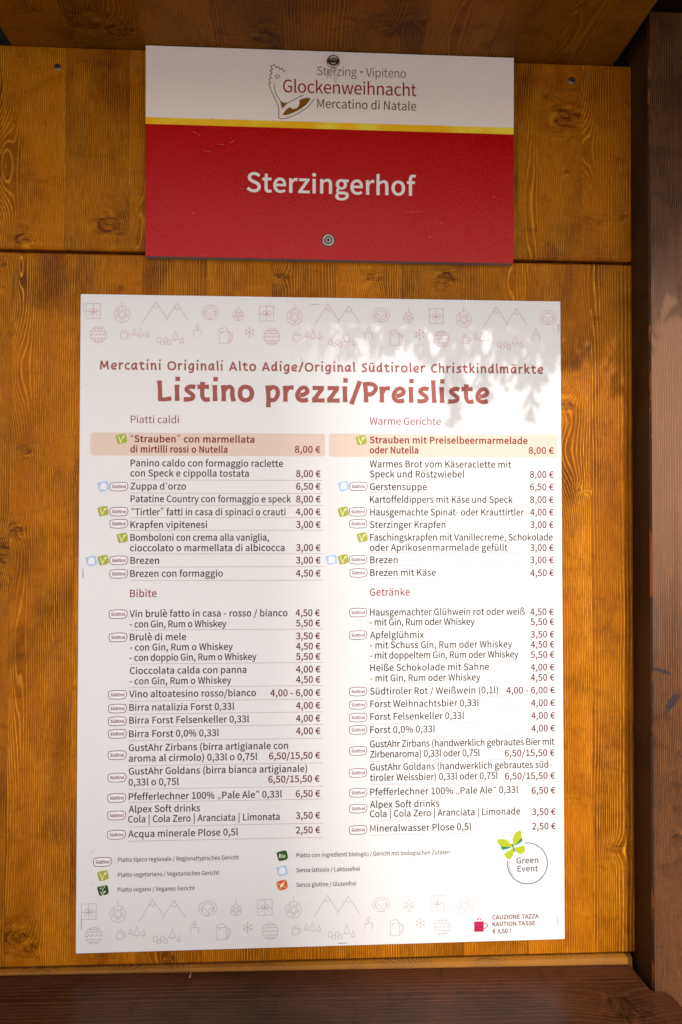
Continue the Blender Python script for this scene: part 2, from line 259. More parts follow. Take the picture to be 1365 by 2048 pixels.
# glyph outlines: advance, then closed contours as x, y in thousandths of the cap height
GLYPH = {
' ': [306],
'!': [441,[177,302,263,302,282,1022,157,1022],[220,-18,255,-11,284,8,303,38,310,76,303,115,284,146,255,165,220,172,185,165,156,146,137,115,130,76,137,38,156,8,185,-11]],
'%': [1256,[280,387,329,393,373,409,412,435,445,471,472,516,491,570,508,705,491,838,472,892,445,936,412,971,373,997,329,1012,280,1018,231,1012,187,997,148,971,115,936,89,892,69,838,53,705,69,570,89,516,115,471,148,435,187,409,231,393],[280,464,226,479,184,525,157,600,147,705,157,810,184,883,226,927,280,941,334,927,376,883,402,810,412,705,402,600,376,525,334,479],[308,-18,393,-18,945,1018,861,1018],[977,-18,1026,-12,1070,3,1108,29,1141,65,1168,110,1187,164,1203,299,1187,432,1168,486,1141,531,1108,566,1070,592,1026,607,977,613,928,607,884,592,845,566,812,531,786,486,767,432,750,299,767,164,786,110,812,65,845,29,884,3,928,-12],[977,59,923,74,880,119,853,194,843,299,853,403,880,477,923,522,977,536,1031,522,1073,477,1101,403,1111,299,1101,194,1073,119,1031,74]],
'(': [461,[326,-267,402,-233,326,-81,272,81,240,251,232,337,232,511,253,682,296,848,361,1006,402,1080,326,1116,242,959,179,794,156,707,129,522,129,326,156,141,207,-30,242,-111]],
')': [461,[135,-267,219,-111,254,-30,305,141,332,326,332,522,305,707,282,794,219,959,135,1116,57,1080,99,1006,165,848,209,682,231,511,231,337,222,251,189,81,134,-81,57,-233]],
',': [379,[102,-259,185,-211,248,-146,288,-67,302,26,286,112,258,150,240,162,178,170,144,159,119,136,102,85,118,33,159,3,209,-1,199,-59,172,-110,129,-153,72,-186]],
'-': [473,[63,334,412,334,412,430,63,430]],
'.': [379,[190,-18,224,-11,253,8,273,38,280,76,273,115,253,146,224,165,190,172,154,165,126,146,107,115,100,76,107,38,126,8,154,-11]],
'/': [535,[15,-244,106,-244,514,1083,424,1083]],
'0': [757,[379,-18,447,-10,508,15,561,55,606,112,642,185,668,275,685,381,690,503,685,625,668,730,642,818,606,891,561,946,508,986,447,1010,379,1018,311,1010,250,986,197,946,152,891,116,818,90,730,74,625,68,503,74,381,90,275,116,185,152,112,197,55,250,15,311,-10],[379,83,339,89,302,108,269,139,241,183,202,314,188,503,202,692,241,821,269,865,302,896,339,914,379,920,420,914,457,896,489,865,517,821,556,692,570,503,556,314,517,183,489,139,457,108,420,89]],
'1': [757,[120,0,668,0,668,104,468,104,468,1000,372,1000,282,959,165,929,165,850,344,850,344,104,120,104]],
'2': [757,[60,0,689,0,689,108,393,108,248,98,409,262,533,420,579,497,613,573,634,649,641,724,636,788,621,845,596,895,562,938,520,972,470,997,413,1012,349,1018,261,1007,185,978,117,932,55,872,127,801,195,867,275,908,334,917,415,902,473,861,507,798,518,719,512,653,491,584,456,512,407,435,264,266,60,74]],
'3': [757,[359,-18,424,-13,485,2,539,25,587,58,626,99,656,147,674,204,681,267,664,361,619,435,552,489,469,521,469,528,542,564,572,588,619,648,634,685,647,768,641,824,625,874,599,917,564,952,521,980,416,1013,355,1018,273,1009,201,984,135,946,76,899,143,820,238,890,292,910,351,917,421,905,450,892,494,851,517,793,516,719,487,651,422,600,314,571,243,568,243,472,389,458,443,441,485,417,517,388,538,354,550,315,554,271,539,194,497,136,433,99,394,89,310,88,238,106,178,138,104,201,40,120,95,68,165,24,253,-6]],
'4': [757,[464,0,581,0,581,276,715,276,715,375,581,375,581,1000,443,1000,27,357,27,276,464,276],[464,375,157,375,385,716,465,864,471,864]],
'5': [757,[357,-18,420,-12,479,5,535,33,584,72,626,120,657,179,678,247,685,325,679,402,661,468,633,523,596,567,551,601,500,625,444,639,362,643,303,633,233,604,259,894,636,894,636,1000,150,1000,117,533,184,491,244,526,304,546,396,546,436,534,501,490,525,457,554,373,558,322,554,270,522,183,465,122,388,90,304,88,231,106,171,136,100,196,37,115,94,66,164,23,251,-6]],
'6': [757,[411,-18,468,-12,521,6,570,34,613,72,648,119,675,174,693,237,698,307,693,381,679,445,655,499,623,543,583,577,535,601,481,616,420,621,361,613,272,572,194,501,201,607,217,696,241,768,273,824,310,866,353,894,401,910,474,914,539,895,610,839,681,915,635,957,581,989,484,1016,375,1011,307,988,244,950,189,894,142,820,107,727,84,613,76,477,83,361,102,261,132,176,172,106,221,52,278,13,341,-10],[196,401,247,460,300,499,376,526,442,524,479,512,535,468,569,398,580,307,567,214,551,175,506,116,445,85,366,86,326,101,291,127,237,209,204,328]],
'7': [757,[270,0,400,0,419,268,465,497,501,604,551,709,614,815,693,925,693,1000,67,1000,67,894,553,894,428,692,344,487,294,261]],
'8': [757,[382,-18,449,-13,510,2,563,26,608,57,645,95,672,139,689,188,694,240,680,332,643,405,590,460,527,503,594,579,647,676,659,752,654,807,640,858,617,903,586,941,546,972,500,996,445,1010,385,1015,328,1010,230,975,189,945,156,908,131,865,116,816,111,761,121,688,171,598,246,525,178,480,120,418,78,341,63,248,69,193,87,142,115,96,153,57,199,26,254,2,315,-13],[450,543,365,580,292,625,242,684,229,720,227,796,250,855,269,878,319,911,383,922,421,919,484,892,527,845,550,781,551,718,538,664,512,614],[383,75,340,79,264,105,208,154,177,221,176,294,196,359,232,416,311,486,412,443,497,394,554,331,570,291,572,208,545,147,495,102,462,87]],
'9': [757,[321,-18,390,-10,456,13,518,53,572,111,618,188,653,284,676,403,683,543,677,655,658,751,628,833,587,900,538,951,480,988,416,1010,347,1018,290,1012,236,994,188,966,145,929,110,882,83,826,66,763,60,693,65,620,80,557,103,503,135,459,175,424,222,399,276,384,367,381,459,412,516,451,566,501,558,394,541,305,517,233,486,177,449,136,408,107,364,91,292,87,224,106,147,162,79,85,125,44,180,11,245,-10],[565,606,513,545,434,489,381,474,314,476,278,488,222,532,189,602,177,693,190,787,206,826,251,885,313,917,393,916,433,901,469,875,524,796,557,678]],
'A': [829,[5,0,132,0,229,306,595,306,690,0,824,0,484,1000,344,1000],[261,405,409,898,415,898,563,405]],
'B': [896,[138,0,536,5,609,18,674,41,729,73,774,114,807,165,828,224,835,293,820,385,802,423,748,482,713,504,632,532,632,539,665,553,719,594,740,621,768,684,778,756,771,817,752,868,722,910,681,944,631,969,573,987,434,1000,138,1000],[263,576,263,900,473,898,561,880,620,842,639,814,653,739,640,671,622,643,564,601,472,579],[263,101,263,477,500,475,602,453,671,409,693,378,706,341,711,297,706,250,692,210,670,176,600,128,499,104]],
'C': [870,[514,-18,606,-8,687,20,758,65,821,126,752,206,675,139,587,100,520,93,452,100,391,121,337,156,293,203,257,263,230,333,214,413,209,503,215,592,231,672,259,741,296,799,341,845,395,879,456,900,524,907,585,900,638,881,686,851,729,813,797,895,747,941,684,980,609,1008,523,1018,431,1009,346,982,271,939,206,880,153,805,113,717,88,614,79,499,88,384,112,282,151,193,203,119,267,60,341,17,424,-9]],
'D': [939,[138,0,393,0,499,9,593,34,673,76,739,133,790,205,828,291,850,391,858,503,850,616,828,716,790,801,738,871,671,927,590,967,496,992,387,1000,138,1000],[263,104,263,898,459,891,531,872,592,840,641,796,679,740,707,672,723,593,729,503,723,414,707,334,679,266,641,209,592,164,531,131,459,111]],
'E': [804,[138,0,729,0,729,108,263,108,263,472,643,472,643,580,263,580,263,894,714,894,714,1000,138,1000]],
'F': [753,[138,0,263,0,263,449,645,449,645,555,263,555,263,894,714,894,714,1000,138,1000]],
'G': [940,[531,-18,626,-9,711,15,783,52,839,98,839,518,510,518,510,413,723,413,723,151,707,138,645,108,543,93,467,100,400,121,343,156,296,203,258,263,231,333,214,413,209,503,215,592,232,672,261,741,299,799,348,845,404,879,469,900,542,907,610,900,693,866,757,813,825,895,746,960,675,995,587,1015,442,1009,354,982,276,939,209,880,154,805,114,717,88,614,79,499,88,384,113,282,153,193,206,119,272,60,349,17,436,-9]],
'H': [993,[138,0,263,0,263,472,730,472,730,0,857,0,857,1000,730,1000,730,581,263,581,263,1000,138,1000]],
'I': [400,[138,0,263,0,263,1000,138,1000]],
'K': [881,[138,0,263,0,263,317,435,521,735,0,876,0,514,621,828,1000,685,1000,266,498,263,1000,138,1000]],
'L': [741,[138,0,701,0,701,108,263,108,263,1000,138,1000]],
'M': [1108,[138,0,251,0,251,588,235,849,240,849,510,101,595,101,864,849,869,849,866,814,853,588,853,0,970,0,970,1000,819,1000,558,256,553,256,289,1000,138,1000]],
'N': [986,[138,0,256,0,256,565,241,838,719,0,849,0,849,1000,729,1000,729,441,746,164,739,164,632,370,266,1000,138,1000]],
'O': [1012,[506,-18,597,-8,679,19,752,63,814,123,864,198,902,287,925,389,933,503,925,618,902,719,864,807,814,881,752,940,679,982,597,1009,506,1018,416,1009,334,982,261,940,198,881,148,807,111,719,87,618,79,503,87,389,111,287,148,198,198,123,261,63,334,19,416,-8],[506,93,442,100,384,122,333,157,290,204,255,264,230,334,214,414,209,503,214,592,230,672,255,741,290,799,333,845,384,879,442,900,506,907,571,900,629,879,679,845,722,799,757,741,782,672,798,592,804,503,798,414,782,334,757,264,722,204,679,157,629,122,571,100]],
'P': [864,[138,0,263,0,263,398,507,403,579,417,641,440,695,473,738,516,770,569,790,633,797,707,790,782,770,845,737,895,694,935,640,965,576,985,503,996,138,1000],[263,501,263,898,468,895,568,876,605,857,634,831,655,798,671,707,655,614,636,579,608,550,571,528,474,504]],
'R': [866,[263,525,263,898,487,895,577,876,638,834,658,803,674,720,658,635,638,601,577,552,487,528],[686,0,828,0,574,438,667,474,705,500,764,571,795,664,799,720,793,792,773,852,743,900,701,938,650,966,591,985,450,1000,138,1000,138,0,263,0,263,424,443,424]],
'S': [813,[415,-18,489,-12,556,4,614,30,663,65,702,107,731,155,748,208,754,266,739,363,720,403,665,466,591,514,320,636,272,675,255,700,244,729,243,794,269,847,318,885,386,905,493,901,580,869,655,814,720,895,662,945,592,983,513,1009,427,1018,361,1013,301,998,248,975,201,943,164,905,136,859,118,809,112,753,117,702,152,618,210,557,280,513,493,418,578,367,613,321,623,291,623,220,612,189,571,138,541,119,463,96,377,95,266,127,199,166,141,217,65,130,136,69,219,22,312,-7]],
'T': [817,[345,0,472,0,472,894,775,894,775,1000,42,1000,42,894,345,894]],
'U': [984,[492,-18,566,-12,634,4,695,34,748,77,791,135,824,210,844,301,851,412,851,1000,730,1000,730,409,725,327,711,259,690,204,661,161,626,130,585,108,492,93,401,108,361,130,327,161,298,204,277,259,264,327,259,409,259,1000,134,1000,134,412,141,301,161,210,193,135,236,77,289,34,350,4,418,-12]],
'V': [784,[321,0,467,0,784,1000,656,1000,398,128,393,128,134,1000,1,1000]],
'W': [1198,[247,0,397,0,596,831,602,831,651,603,802,0,955,0,1161,1000,1041,1000,933,456,879,131,870,131,799,456,660,1000,544,1000,407,456,336,131,330,131,165,1000,35,1000]],
'Z': [823,[68,0,759,0,759,108,224,108,752,925,752,1000,116,1000,116,894,596,894,68,76]],
'a': [768,[296,-18,363,-9,427,13,542,89,557,0,659,0,655,522,626,633,599,677,563,712,519,738,466,754,402,760,316,751,237,728,139,680,112,663,160,577,207,606,319,649,382,656,423,652,457,640,504,599,518,570,533,505,535,469,331,434,253,409,189,378,141,341,107,299,87,249,80,192,85,145,116,67,173,13,251,-14],[332,83,280,90,238,110,211,147,201,201,218,266,240,294,319,340,449,374,535,386,535,180,433,108,383,89]],
'b': [843,[452,-18,514,-11,573,9,628,42,676,87,716,144,747,212,767,292,774,382,769,464,754,538,731,602,698,657,656,701,605,733,546,753,479,760,417,752,357,730,246,656,251,1086,126,1086,126,0,225,0,236,76,241,76,345,7,399,-11],[431,87,347,104,299,128,251,164,251,554,352,629,401,648,447,655,497,650,538,635,572,612,599,580,633,493,644,381,628,258,584,165,552,132,516,107,476,92]],
'c': [696,[417,-18,483,-11,546,7,604,36,658,75,603,160,545,118,478,92,428,86,379,91,335,106,296,131,263,164,216,253,199,370,204,431,237,535,265,576,299,610,339,634,384,650,432,655,512,637,580,591,643,673,577,721,494,753,427,760,357,753,291,734,230,702,177,657,133,602,100,535,78,457,71,370,78,283,97,206,129,139,171,84,221,40,280,8,346,-11]],
'd': [846,[378,-18,442,-9,502,13,603,87,618,0,720,0,720,1086,595,1086,602,674,530,725,480,747,393,760,331,753,271,733,217,700,169,655,129,599,99,532,79,455,72,370,78,282,94,205,120,139,156,83,200,40,252,8,311,-11],[405,87,359,92,319,107,283,130,254,162,214,251,201,371,217,487,263,576,331,634,371,650,438,654,527,626,595,577,595,188,549,144,503,112,455,93]],
'e': [756,[426,-18,497,-12,560,4,668,57,625,141,561,106,491,86,389,87,343,100,302,122,238,190,201,284,194,341,693,341,698,412,694,488,679,556,655,615,622,665,579,706,529,735,470,754,402,760,340,753,279,733,223,700,173,655,131,599,99,533,78,456,71,370,78,283,99,206,131,140,174,84,226,40,287,8,354,-11],[192,430,217,528,265,600,296,626,366,656,446,657,514,627,562,569,586,483,589,430]],
'f': [443,[45,640,146,640,146,0,270,0,270,640,427,640,427,741,270,741,277,921,296,967,329,995,375,1004,438,993,458,984,486,1080,472,1085,362,1104,310,1099,266,1087,229,1066,198,1038,159,961,146,859,146,741,45,734]],
'g': [769,[375,-341,457,-336,530,-320,595,-296,649,-264,692,-226,724,-183,744,-135,750,-85,746,-42,714,25,649,68,553,89,312,93,262,105,223,140,221,200,238,233,265,261,346,236,429,239,481,253,567,304,600,341,624,385,640,436,645,492,629,580,585,645,737,645,737,741,479,741,404,758,319,755,221,719,180,688,145,650,119,605,103,553,97,495,105,432,141,352,194,291,138,234,114,175,113,132,123,95,179,25,132,-10,86,-73,71,-119,75,-188,92,-228,119,-262,155,-290,251,-328],[374,319,314,332,264,367,230,422,217,495,229,568,263,623,313,657,374,668,436,657,486,623,520,568,532,495,519,422,485,367,435,332],[393,-255,345,-253,266,-235,211,-201,182,-154,183,-93,220,-30,254,0,316,-10,542,-16,606,-45,625,-81,623,-133,611,-161,564,-209,490,-242]],
'h': [828,[126,0,251,0,251,538,351,622,400,644,453,651,516,639,541,625,560,604,585,543,593,453,593,0,718,0,718,469,704,594,687,644,663,685,631,718,592,741,546,755,491,760,420,750,327,705,246,636,251,1086,126,1086]],
'i': [375,[126,0,251,0,251,741,126,741],[188,894,222,899,248,916,265,943,271,977,265,1010,248,1035,222,1051,188,1057,155,1051,129,1035,112,1010,106,977,112,943,129,916,155,899]],
'k': [753,[126,0,248,0,248,195,387,357,604,0,739,0,460,442,707,741,568,741,248,351,248,1086,126,1086]],
'l': [387,[256,-18,329,-7,311,89,278,87,257,106,251,139,251,1086,126,1086,127,110,142,49,174,7,224,-15]],
'm': [1263,[126,0,251,0,251,538,348,623,393,644,437,651,498,639,522,625,556,577,566,543,574,453,574,0,698,0,698,538,797,623,864,649,918,648,947,639,990,604,1004,577,1021,501,1023,0,1147,0,1144,536,1116,644,1092,685,1061,718,1022,741,977,755,924,760,858,749,796,720,736,675,678,618,630,701,581,738,549,750,473,760,379,738,321,704,243,633,228,741,126,741]],
'n': [832,[126,0,251,0,251,538,351,622,400,644,453,651,516,639,541,625,560,604,585,543,593,453,593,0,718,0,718,469,704,594,687,644,663,685,631,718,592,741,546,755,491,760,420,750,325,704,243,633,228,741,126,741]],
'o': [827,[413,-18,480,-11,543,8,601,40,653,84,695,139,728,206,749,283,756,370,749,457,728,535,695,602,653,657,601,702,543,734,480,753,413,760,347,753,283,734,225,702,174,657,131,602,99,535,78,457,71,370,78,283,99,206,131,139,174,84,225,40,283,8,347,-11],[413,86,367,91,326,106,289,131,258,164,215,253,199,370,215,486,258,576,289,610,326,634,367,650,413,655,459,650,501,634,538,610,569,576,613,486,629,370,613,253,569,164,538,131,501,106,459,91]],
'p': [846,[126,-312,251,-312,247,68,349,4,401,-12,452,-18,514,-11,573,9,628,42,676,87,716,144,747,212,767,292,774,382,769,464,754,538,731,602,698,657,656,701,605,733,546,753,479,760,415,751,324,713,240,655,228,741,126,741],[431,87,347,104,251,164,251,554,353,629,401,648,447,655,497,650,538,635,572,612,599,580,633,493,644,381,628,258,584,165,552,132,516,107,476,92]],
'q': [846,[595,-312,720,-312,720,741,621,741,608,671,533,724,454,754,393,760,331,753,271,733,217,700,169,655,129,599,99,532,79,455,72,370,78,282,94,205,120,139,156,83,200,40,252,8,311,-11,410,-16,499,12,602,86],[405,87,359,92,319,107,283,130,254,162,214,251,201,371,217,487,263,576,331,634,371,650,438,654,527,626,595,577,595,188,549,144,503,112,455,93]],
'r': [529,[126,0,251,0,251,476,271,520,315,586,389,639,448,648,509,636,532,744,523,748,453,760,423,757,364,736,311,696,243,606,228,741,126,741]],
's': [638,[319,-18,435,0,519,47,571,117,588,202,583,250,568,291,516,352,444,394,252,477,217,510,207,531,205,577,222,615,256,644,280,654,341,663,388,658,451,634,509,598,569,675,468,735,406,753,340,760,231,744,151,699,122,668,89,593,90,506,104,468,153,409,223,367,390,298,437,265,465,221,469,195,460,150,433,113,413,99,358,81,323,79,261,86,205,104,104,168,44,85,101,44,168,11,242,-10]],
't': [514,[357,-18,410,-13,495,10,471,104,407,85,356,86,312,104,285,141,271,225,271,640,473,640,473,741,271,741,271,950,168,950,154,741,37,734,37,640,147,640,147,229,158,128,172,86,194,50,222,21,258,0,303,-13]],
'u': [828,[342,-18,413,-8,476,19,533,61,587,116,600,0,704,0,704,741,580,741,580,216,529,159,482,120,407,92,345,93,292,116,273,137,248,198,240,286,240,741,115,741,115,271,128,146,145,97,170,56,201,24,241,1,288,-13]],
'v': [711,[285,0,431,0,693,741,570,741,362,101,355,101,147,741,18,741]],
'w': [1094,[243,0,387,0,543,613,550,613,707,0,858,0,1059,741,939,741,786,106,779,106,611,741,490,741,325,106,318,106,274,312,164,741,37,741]],
'x': [679,[20,0,151,0,326,306,333,306,354,273,523,0,659,0,415,374,640,741,510,741,353,454,347,454,175,741,40,741,265,386]],
'y': [711,[138,-319,190,-314,236,-299,276,-276,312,-245,370,-164,415,-63,693,741,572,741,438,330,378,120,371,120,147,741,18,741,315,-1,286,-90,235,-171,189,-205,162,-214,125,-217,75,-205,50,-304]],
'z': [648,[48,0,608,0,608,101,205,101,596,674,596,741,90,741,90,640,438,640,48,67]],
'|': [368,[141,-381,228,-381,228,1143,141,1143]],
'·': [1364,[682,663,626,652,580,621,549,575,538,518,549,462,580,416,626,385,682,374,739,385,785,416,815,462,827,518,815,575,785,621,739,652]],
'ß': [877,[591,-18,691,0,768,47,817,119,834,207,821,288,786,348,738,392,579,486,545,522,532,570,538,607,554,641,627,742,665,826,671,879,655,965,607,1035,572,1063,479,1096,423,1101,356,1095,296,1079,245,1052,203,1015,170,969,145,916,131,854,126,786,126,0,248,0,251,818,260,866,295,941,319,967,383,996,451,997,499,978,531,943,548,894,544,822,529,783,457,681,421,604,415,557,428,487,462,436,510,397,669,302,703,259,716,202,697,134,664,101,642,89,585,79,524,88,484,104,424,145,375,57,474,2,530,-13]],
'ä': [768,[296,-18,363,-9,427,13,542,89,557,0,659,0,655,522,626,633,599,677,563,712,519,738,466,754,402,760,316,751,237,728,139,680,112,663,160,577,207,606,319,649,382,656,423,652,457,640,504,599,518,570,533,505,535,469,331,434,253,409,189,378,141,341,107,299,87,249,80,192,85,145,116,67,173,13,251,-14],[332,83,280,90,238,110,211,147,201,201,218,266,240,294,319,340,449,374,535,386,535,180,433,108,383,89],[261,896,291,902,315,918,331,942,337,971,331,1001,315,1025,291,1041,261,1046,230,1041,207,1025,191,1001,186,971,191,942,207,918,230,902],[554,896,584,902,608,918,624,942,630,971,624,1001,608,1025,584,1041,554,1046,524,1041,499,1025,483,1001,477,971,483,942,499,918,524,902]],
'è': [756,[426,-18,497,-12,560,4,668,57,625,141,561,106,491,86,389,87,343,100,302,122,238,190,201,284,194,341,693,341,698,412,694,488,679,556,655,615,622,665,579,706,529,735,470,754,402,760,340,753,279,733,223,700,173,655,131,599,99,533,78,456,71,370,78,283,99,206,131,140,174,84,226,40,287,8,354,-11],[192,430,217,528,265,600,296,626,366,656,446,657,514,627,562,569,586,483,589,430],[423,873,488,936,273,1190,184,1108]],
'ö': [827,[413,-18,480,-11,543,8,601,40,653,84,695,139,728,206,749,283,756,370,749,457,728,535,695,602,653,657,601,702,543,734,480,753,413,760,347,753,283,734,225,702,174,657,131,602,99,535,78,457,71,370,78,283,99,206,131,139,174,84,225,40,283,8,347,-11],[413,86,367,91,326,106,289,131,258,164,215,253,199,370,215,486,258,576,289,610,326,634,367,650,413,655,459,650,501,634,538,610,569,576,613,486,629,370,613,253,569,164,538,131,501,106,459,91],[267,896,297,902,321,918,337,942,342,971,337,1001,321,1025,297,1041,267,1046,237,1041,213,1025,198,1001,192,971,198,942,213,918,237,902],[559,896,589,902,613,918,629,942,634,971,629,1001,613,1025,589,1041,559,1046,529,1041,505,1025,490,1001,484,971,490,942,505,918,529,902]],
'ü': [828,[342,-18,413,-8,476,19,533,61,587,116,600,0,704,0,704,741,580,741,580,216,529,159,482,120,407,92,345,93,292,116,273,137,248,198,240,286,240,741,115,741,115,271,128,146,145,97,170,56,201,24,241,1,288,-13],[266,896,296,902,321,918,337,942,342,971,337,1001,321,1025,296,1041,266,1046,236,1041,213,1025,197,1001,191,971,197,942,213,918,236,902],[559,896,590,902,614,918,630,942,636,971,630,1001,614,1025,590,1041,559,1046,530,1041,506,1025,490,1001,484,971,490,942,506,918,530,902]],
'‘': [1364,[1299,1104,1270,1156,1178,1089,1131,1024,1114,986,1100,900,1118,826,1147,792,1186,773,1229,773,1264,788,1287,813,1300,859,1294,894,1264,932,1214,947,1177,936,1186,982,1210,1028,1249,1070]],
'“': [1364,[1050,1104,1022,1156,930,1089,882,1024,866,986,851,900,870,826,899,792,938,773,981,773,1015,788,1039,813,1052,859,1046,894,1016,932,967,947,929,936,938,982,962,1028,1000,1070],[1312,1104,1284,1156,1191,1089,1144,1024,1128,986,1113,900,1132,826,1161,792,1200,773,1243,773,1277,788,1301,813,1314,859,1308,894,1278,932,1228,947,1191,936,1200,982,1224,1028,1262,1070]],
'”': [1364,[314,817,342,765,435,832,482,897,499,935,513,1020,494,1094,465,1129,427,1148,384,1148,349,1134,326,1109,312,1061,319,1027,348,989,397,974,435,985,427,939,402,892,364,851],[52,817,80,765,173,832,220,897,237,935,251,1020,232,1094,203,1129,165,1148,122,1148,87,1134,64,1109,50,1061,57,1027,86,989,136,974,173,985,165,939,140,892,102,851]],
'„': [647,[131,-221,201,-170,252,-108,283,-36,293,49,279,131,238,177,181,184,151,173,130,152,117,102,132,57,167,31,210,27,202,-32,180,-81,145,-124,95,-162],[398,-221,468,-170,519,-108,550,-36,561,49,546,131,505,177,448,184,419,173,398,152,385,102,399,57,435,31,479,27,471,-32,449,-81,413,-124,363,-162]],
'€': [757,[34,533,126,533,126,430,34,424,34,357,134,357,151,273,177,199,212,134,254,81,303,38,358,8,419,-11,526,-15,600,3,665,40,748,124,675,190,614,125,546,90,494,83,409,102,373,125,314,196,273,297,261,357,588,357,588,431,252,431,252,533,648,533,648,608,259,608,271,672,312,776,374,848,412,872,456,886,503,891,549,884,609,853,660,801,733,870,688,918,634,956,540,988,435,984,369,964,310,933,258,889,214,834,178,769,150,693,132,608,34,600]],
}
# ---------------------------------------------------------------- materials
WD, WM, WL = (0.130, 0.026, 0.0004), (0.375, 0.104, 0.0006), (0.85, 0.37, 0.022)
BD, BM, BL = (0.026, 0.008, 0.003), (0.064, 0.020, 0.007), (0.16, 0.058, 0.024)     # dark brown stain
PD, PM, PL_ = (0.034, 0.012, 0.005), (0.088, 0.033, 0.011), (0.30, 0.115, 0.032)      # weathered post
dark_back = plain('dark_cavity_wood', (0.02, 0.008, 0.004), 0.8)  # near-black, so the darkness of gaps and cavity is in the colour
steel = N('zinc_plated_steel'); P_, *_r = steel.pos()
steel.put(steel.b.inputs['Base Color'], steel.mix(steel.noise(P_, 900, 2), (0.26, 0.23, 0.19), (0.50, 0.46, 0.40)))
steel.b.inputs['Metallic'].default_value = 1; steel.put(steel.b.inputs['Roughness'], steel.sstep(steel.noise(P_, 500, 2), .3, .7, .22, .4)); steel = steel.m
old_steel = plain('tarnished_screw_steel', (0.20, 0.17, 0.13), 0.45, 1.0)
wire = plain('staple_wire', (0.55, 0.53, 0.50), 0.35, 1.0)
dark_wire = plain('dull_staple_wire', (0.16, 0.15, 0.15), 0.5, 1.0)
recess_m = plain('drive_recess_shade', (0.01, 0.009, 0.008), 0.6)  # flat near-black star, shade of the drive hollow put into the colour

# ---------------------------------------------------------------- wall geometry
zT = at(600, 109).z                       # soffit level at the wall
zU0 = at(630, 505).z                      # front lower edge of the upper panel
zL1 = at(630, 519.5).z                    # front upper edge of the lower panel
zL0 = at(630, 1918).z                     # lower edge of the lower panel
def wall_panel(name, label, z0, z1, seams, y_cham, knots, flats, seedbase):
    root = empty(name, ((seams[0]+seams[-1])/2, 0, z0), label, 'wall panel')
    tones = [0.97, 1.08, 0.90, 1.03, 0.87, 1.0, 1.09, 0.94, 1.04, 0.96, 1.07, 0.90]
    for i in range(len(seams)-1):
        x0, x1 = seams[i], seams[i+1]
        kn = [k for k in knots if x0-0.004 <= k[0] <= x1+0.004]
        fl = [k for k in flats if x0-0.02 <= k[0] <= x1+0.02]
        mat = wood(name+'_spruce', (0, 2), WD, WM, WL, seed=seedbase+i*1.37, freq=360+((i*37) % 5)*45, knots=kn, flats=fl,
                   tone=tones[(i+int(seedbase)) % 12], blotch=.8, line=1.0)
        y = 0.00012*((i*7) % 3)
        c = 0.0020
        prof = [(y, z0), (y+c, z0-c), (0.019, z0-c), (0.019, z1+c), (y+c, z1+c), (y, z1)]
        m = MB(); m.prism(prof[::-1], x0+0.00006, x1-0.00006, 'x'); m.build('board', mat, root)
    return root
def X(px, py=800): return at(px, py).x
def K(px, py, r): p = at(px, py); return (p.x, p.z, r)
def FL(px, py, a, b, n): p = at(px, py); return (p.x, p.z, a, b, n)
upS = [X(v, 300) for v in (-135, 3, 131, 260, 389, 518, 647, 777, 906, 1036, 1165, 1263.5)]
loS = [X(v, 540) for v in (-102, 26, 154, 284, 414, 545, 675, 802, 929, 1056, 1182, 1263.5)]
wall_panel('upper_wall_panel', 'amber stained spruce wall panel above the horizontal groove, behind the red and white sign', zU0, zT-0.0015, upS, 0,
    [K(51, 479, .0085), K(222, 449, .011), K(1133, 236, .013), K(1245, 432, .003), K(1093, 195, .0015), K(1136, 344, .0035), K(28, 242, .0012), K(35, 113, .002)],
    [FL(5, 330, .012, .05, 9), FL(276, 440, .006, .03, 4), FL(272, 490, .005, .02, 3.5), FL(1048, 430, .012, .11, 5), FL(1160, 300, .014, .04, 7)], 0.0)
wall_panel('lower_wall_panel', 'large amber stained spruce wall panel behind the price list, below the groove', zL0, zL1, loS, 0,
    [K(243, 574, .0022), K(563, 553, .005), K(748, 556, .0065), K(888, 556, .009), K(1128, 810, .008), K(1157, 978, .003), K(0, 528, .006), K(28, 1060, .0075), K(8, 1110, .012),
     K(35, 1876, .010), K(64, 1898, .005), K(1232, 1700, .006), K(1176, 985, .0025), K(336, 1916, .005), K(55, 905, .004), K(8, 575, .002)],
    [FL(40, 530, .005, .030, 4), FL(36, 740, .012, .05, 5), FL(150, 905, .02, .012, 8), FL(1120, 900, .02, .05, 8), FL(1155, 560, .02, .06, 4), FL(290, 1900, .012, .03, 5), FL(1010, 560, .010, .04, 4), FL(30, 1300, .008, .09, 4)], 4.0)
# screws driven into the upper panel
def wood_screw(px, py, r=0.0033):
    c = at(px, py); c.y = 0.0
    root = empty('wood_screw', c, LB.pop(0), 'screw', 'screws fixing the upper wall panel')
    m = MB(); m.lathe(c, [(r*1.25, -.0008), (r*1.2, .0001), (r, .0004), (r*.92, .0007), (r*.55, .0008), (r*.5, .0008)]); m.build('screw_head', old_steel, root, True)
    m = MB()
    vs = []
    for k in range(12):
        t = math.pi*k/6; rr = r*(.46 if k % 2 == 0 else .28); vs.append(c+Vector((rr*math.cos(t), -.00095, rr*math.sin(t))))
    m.add(vs, [tuple(range(12))]); m.build('drive_recess', recess_m, root)
    return root
LB = ['small tarnished screw in the wall panel left of the red and white sign', 'small tarnished screw in the wall panel right of the red and white sign']
wood_screw(115, 134, .0030); wood_screw(1144, 161, .0033)

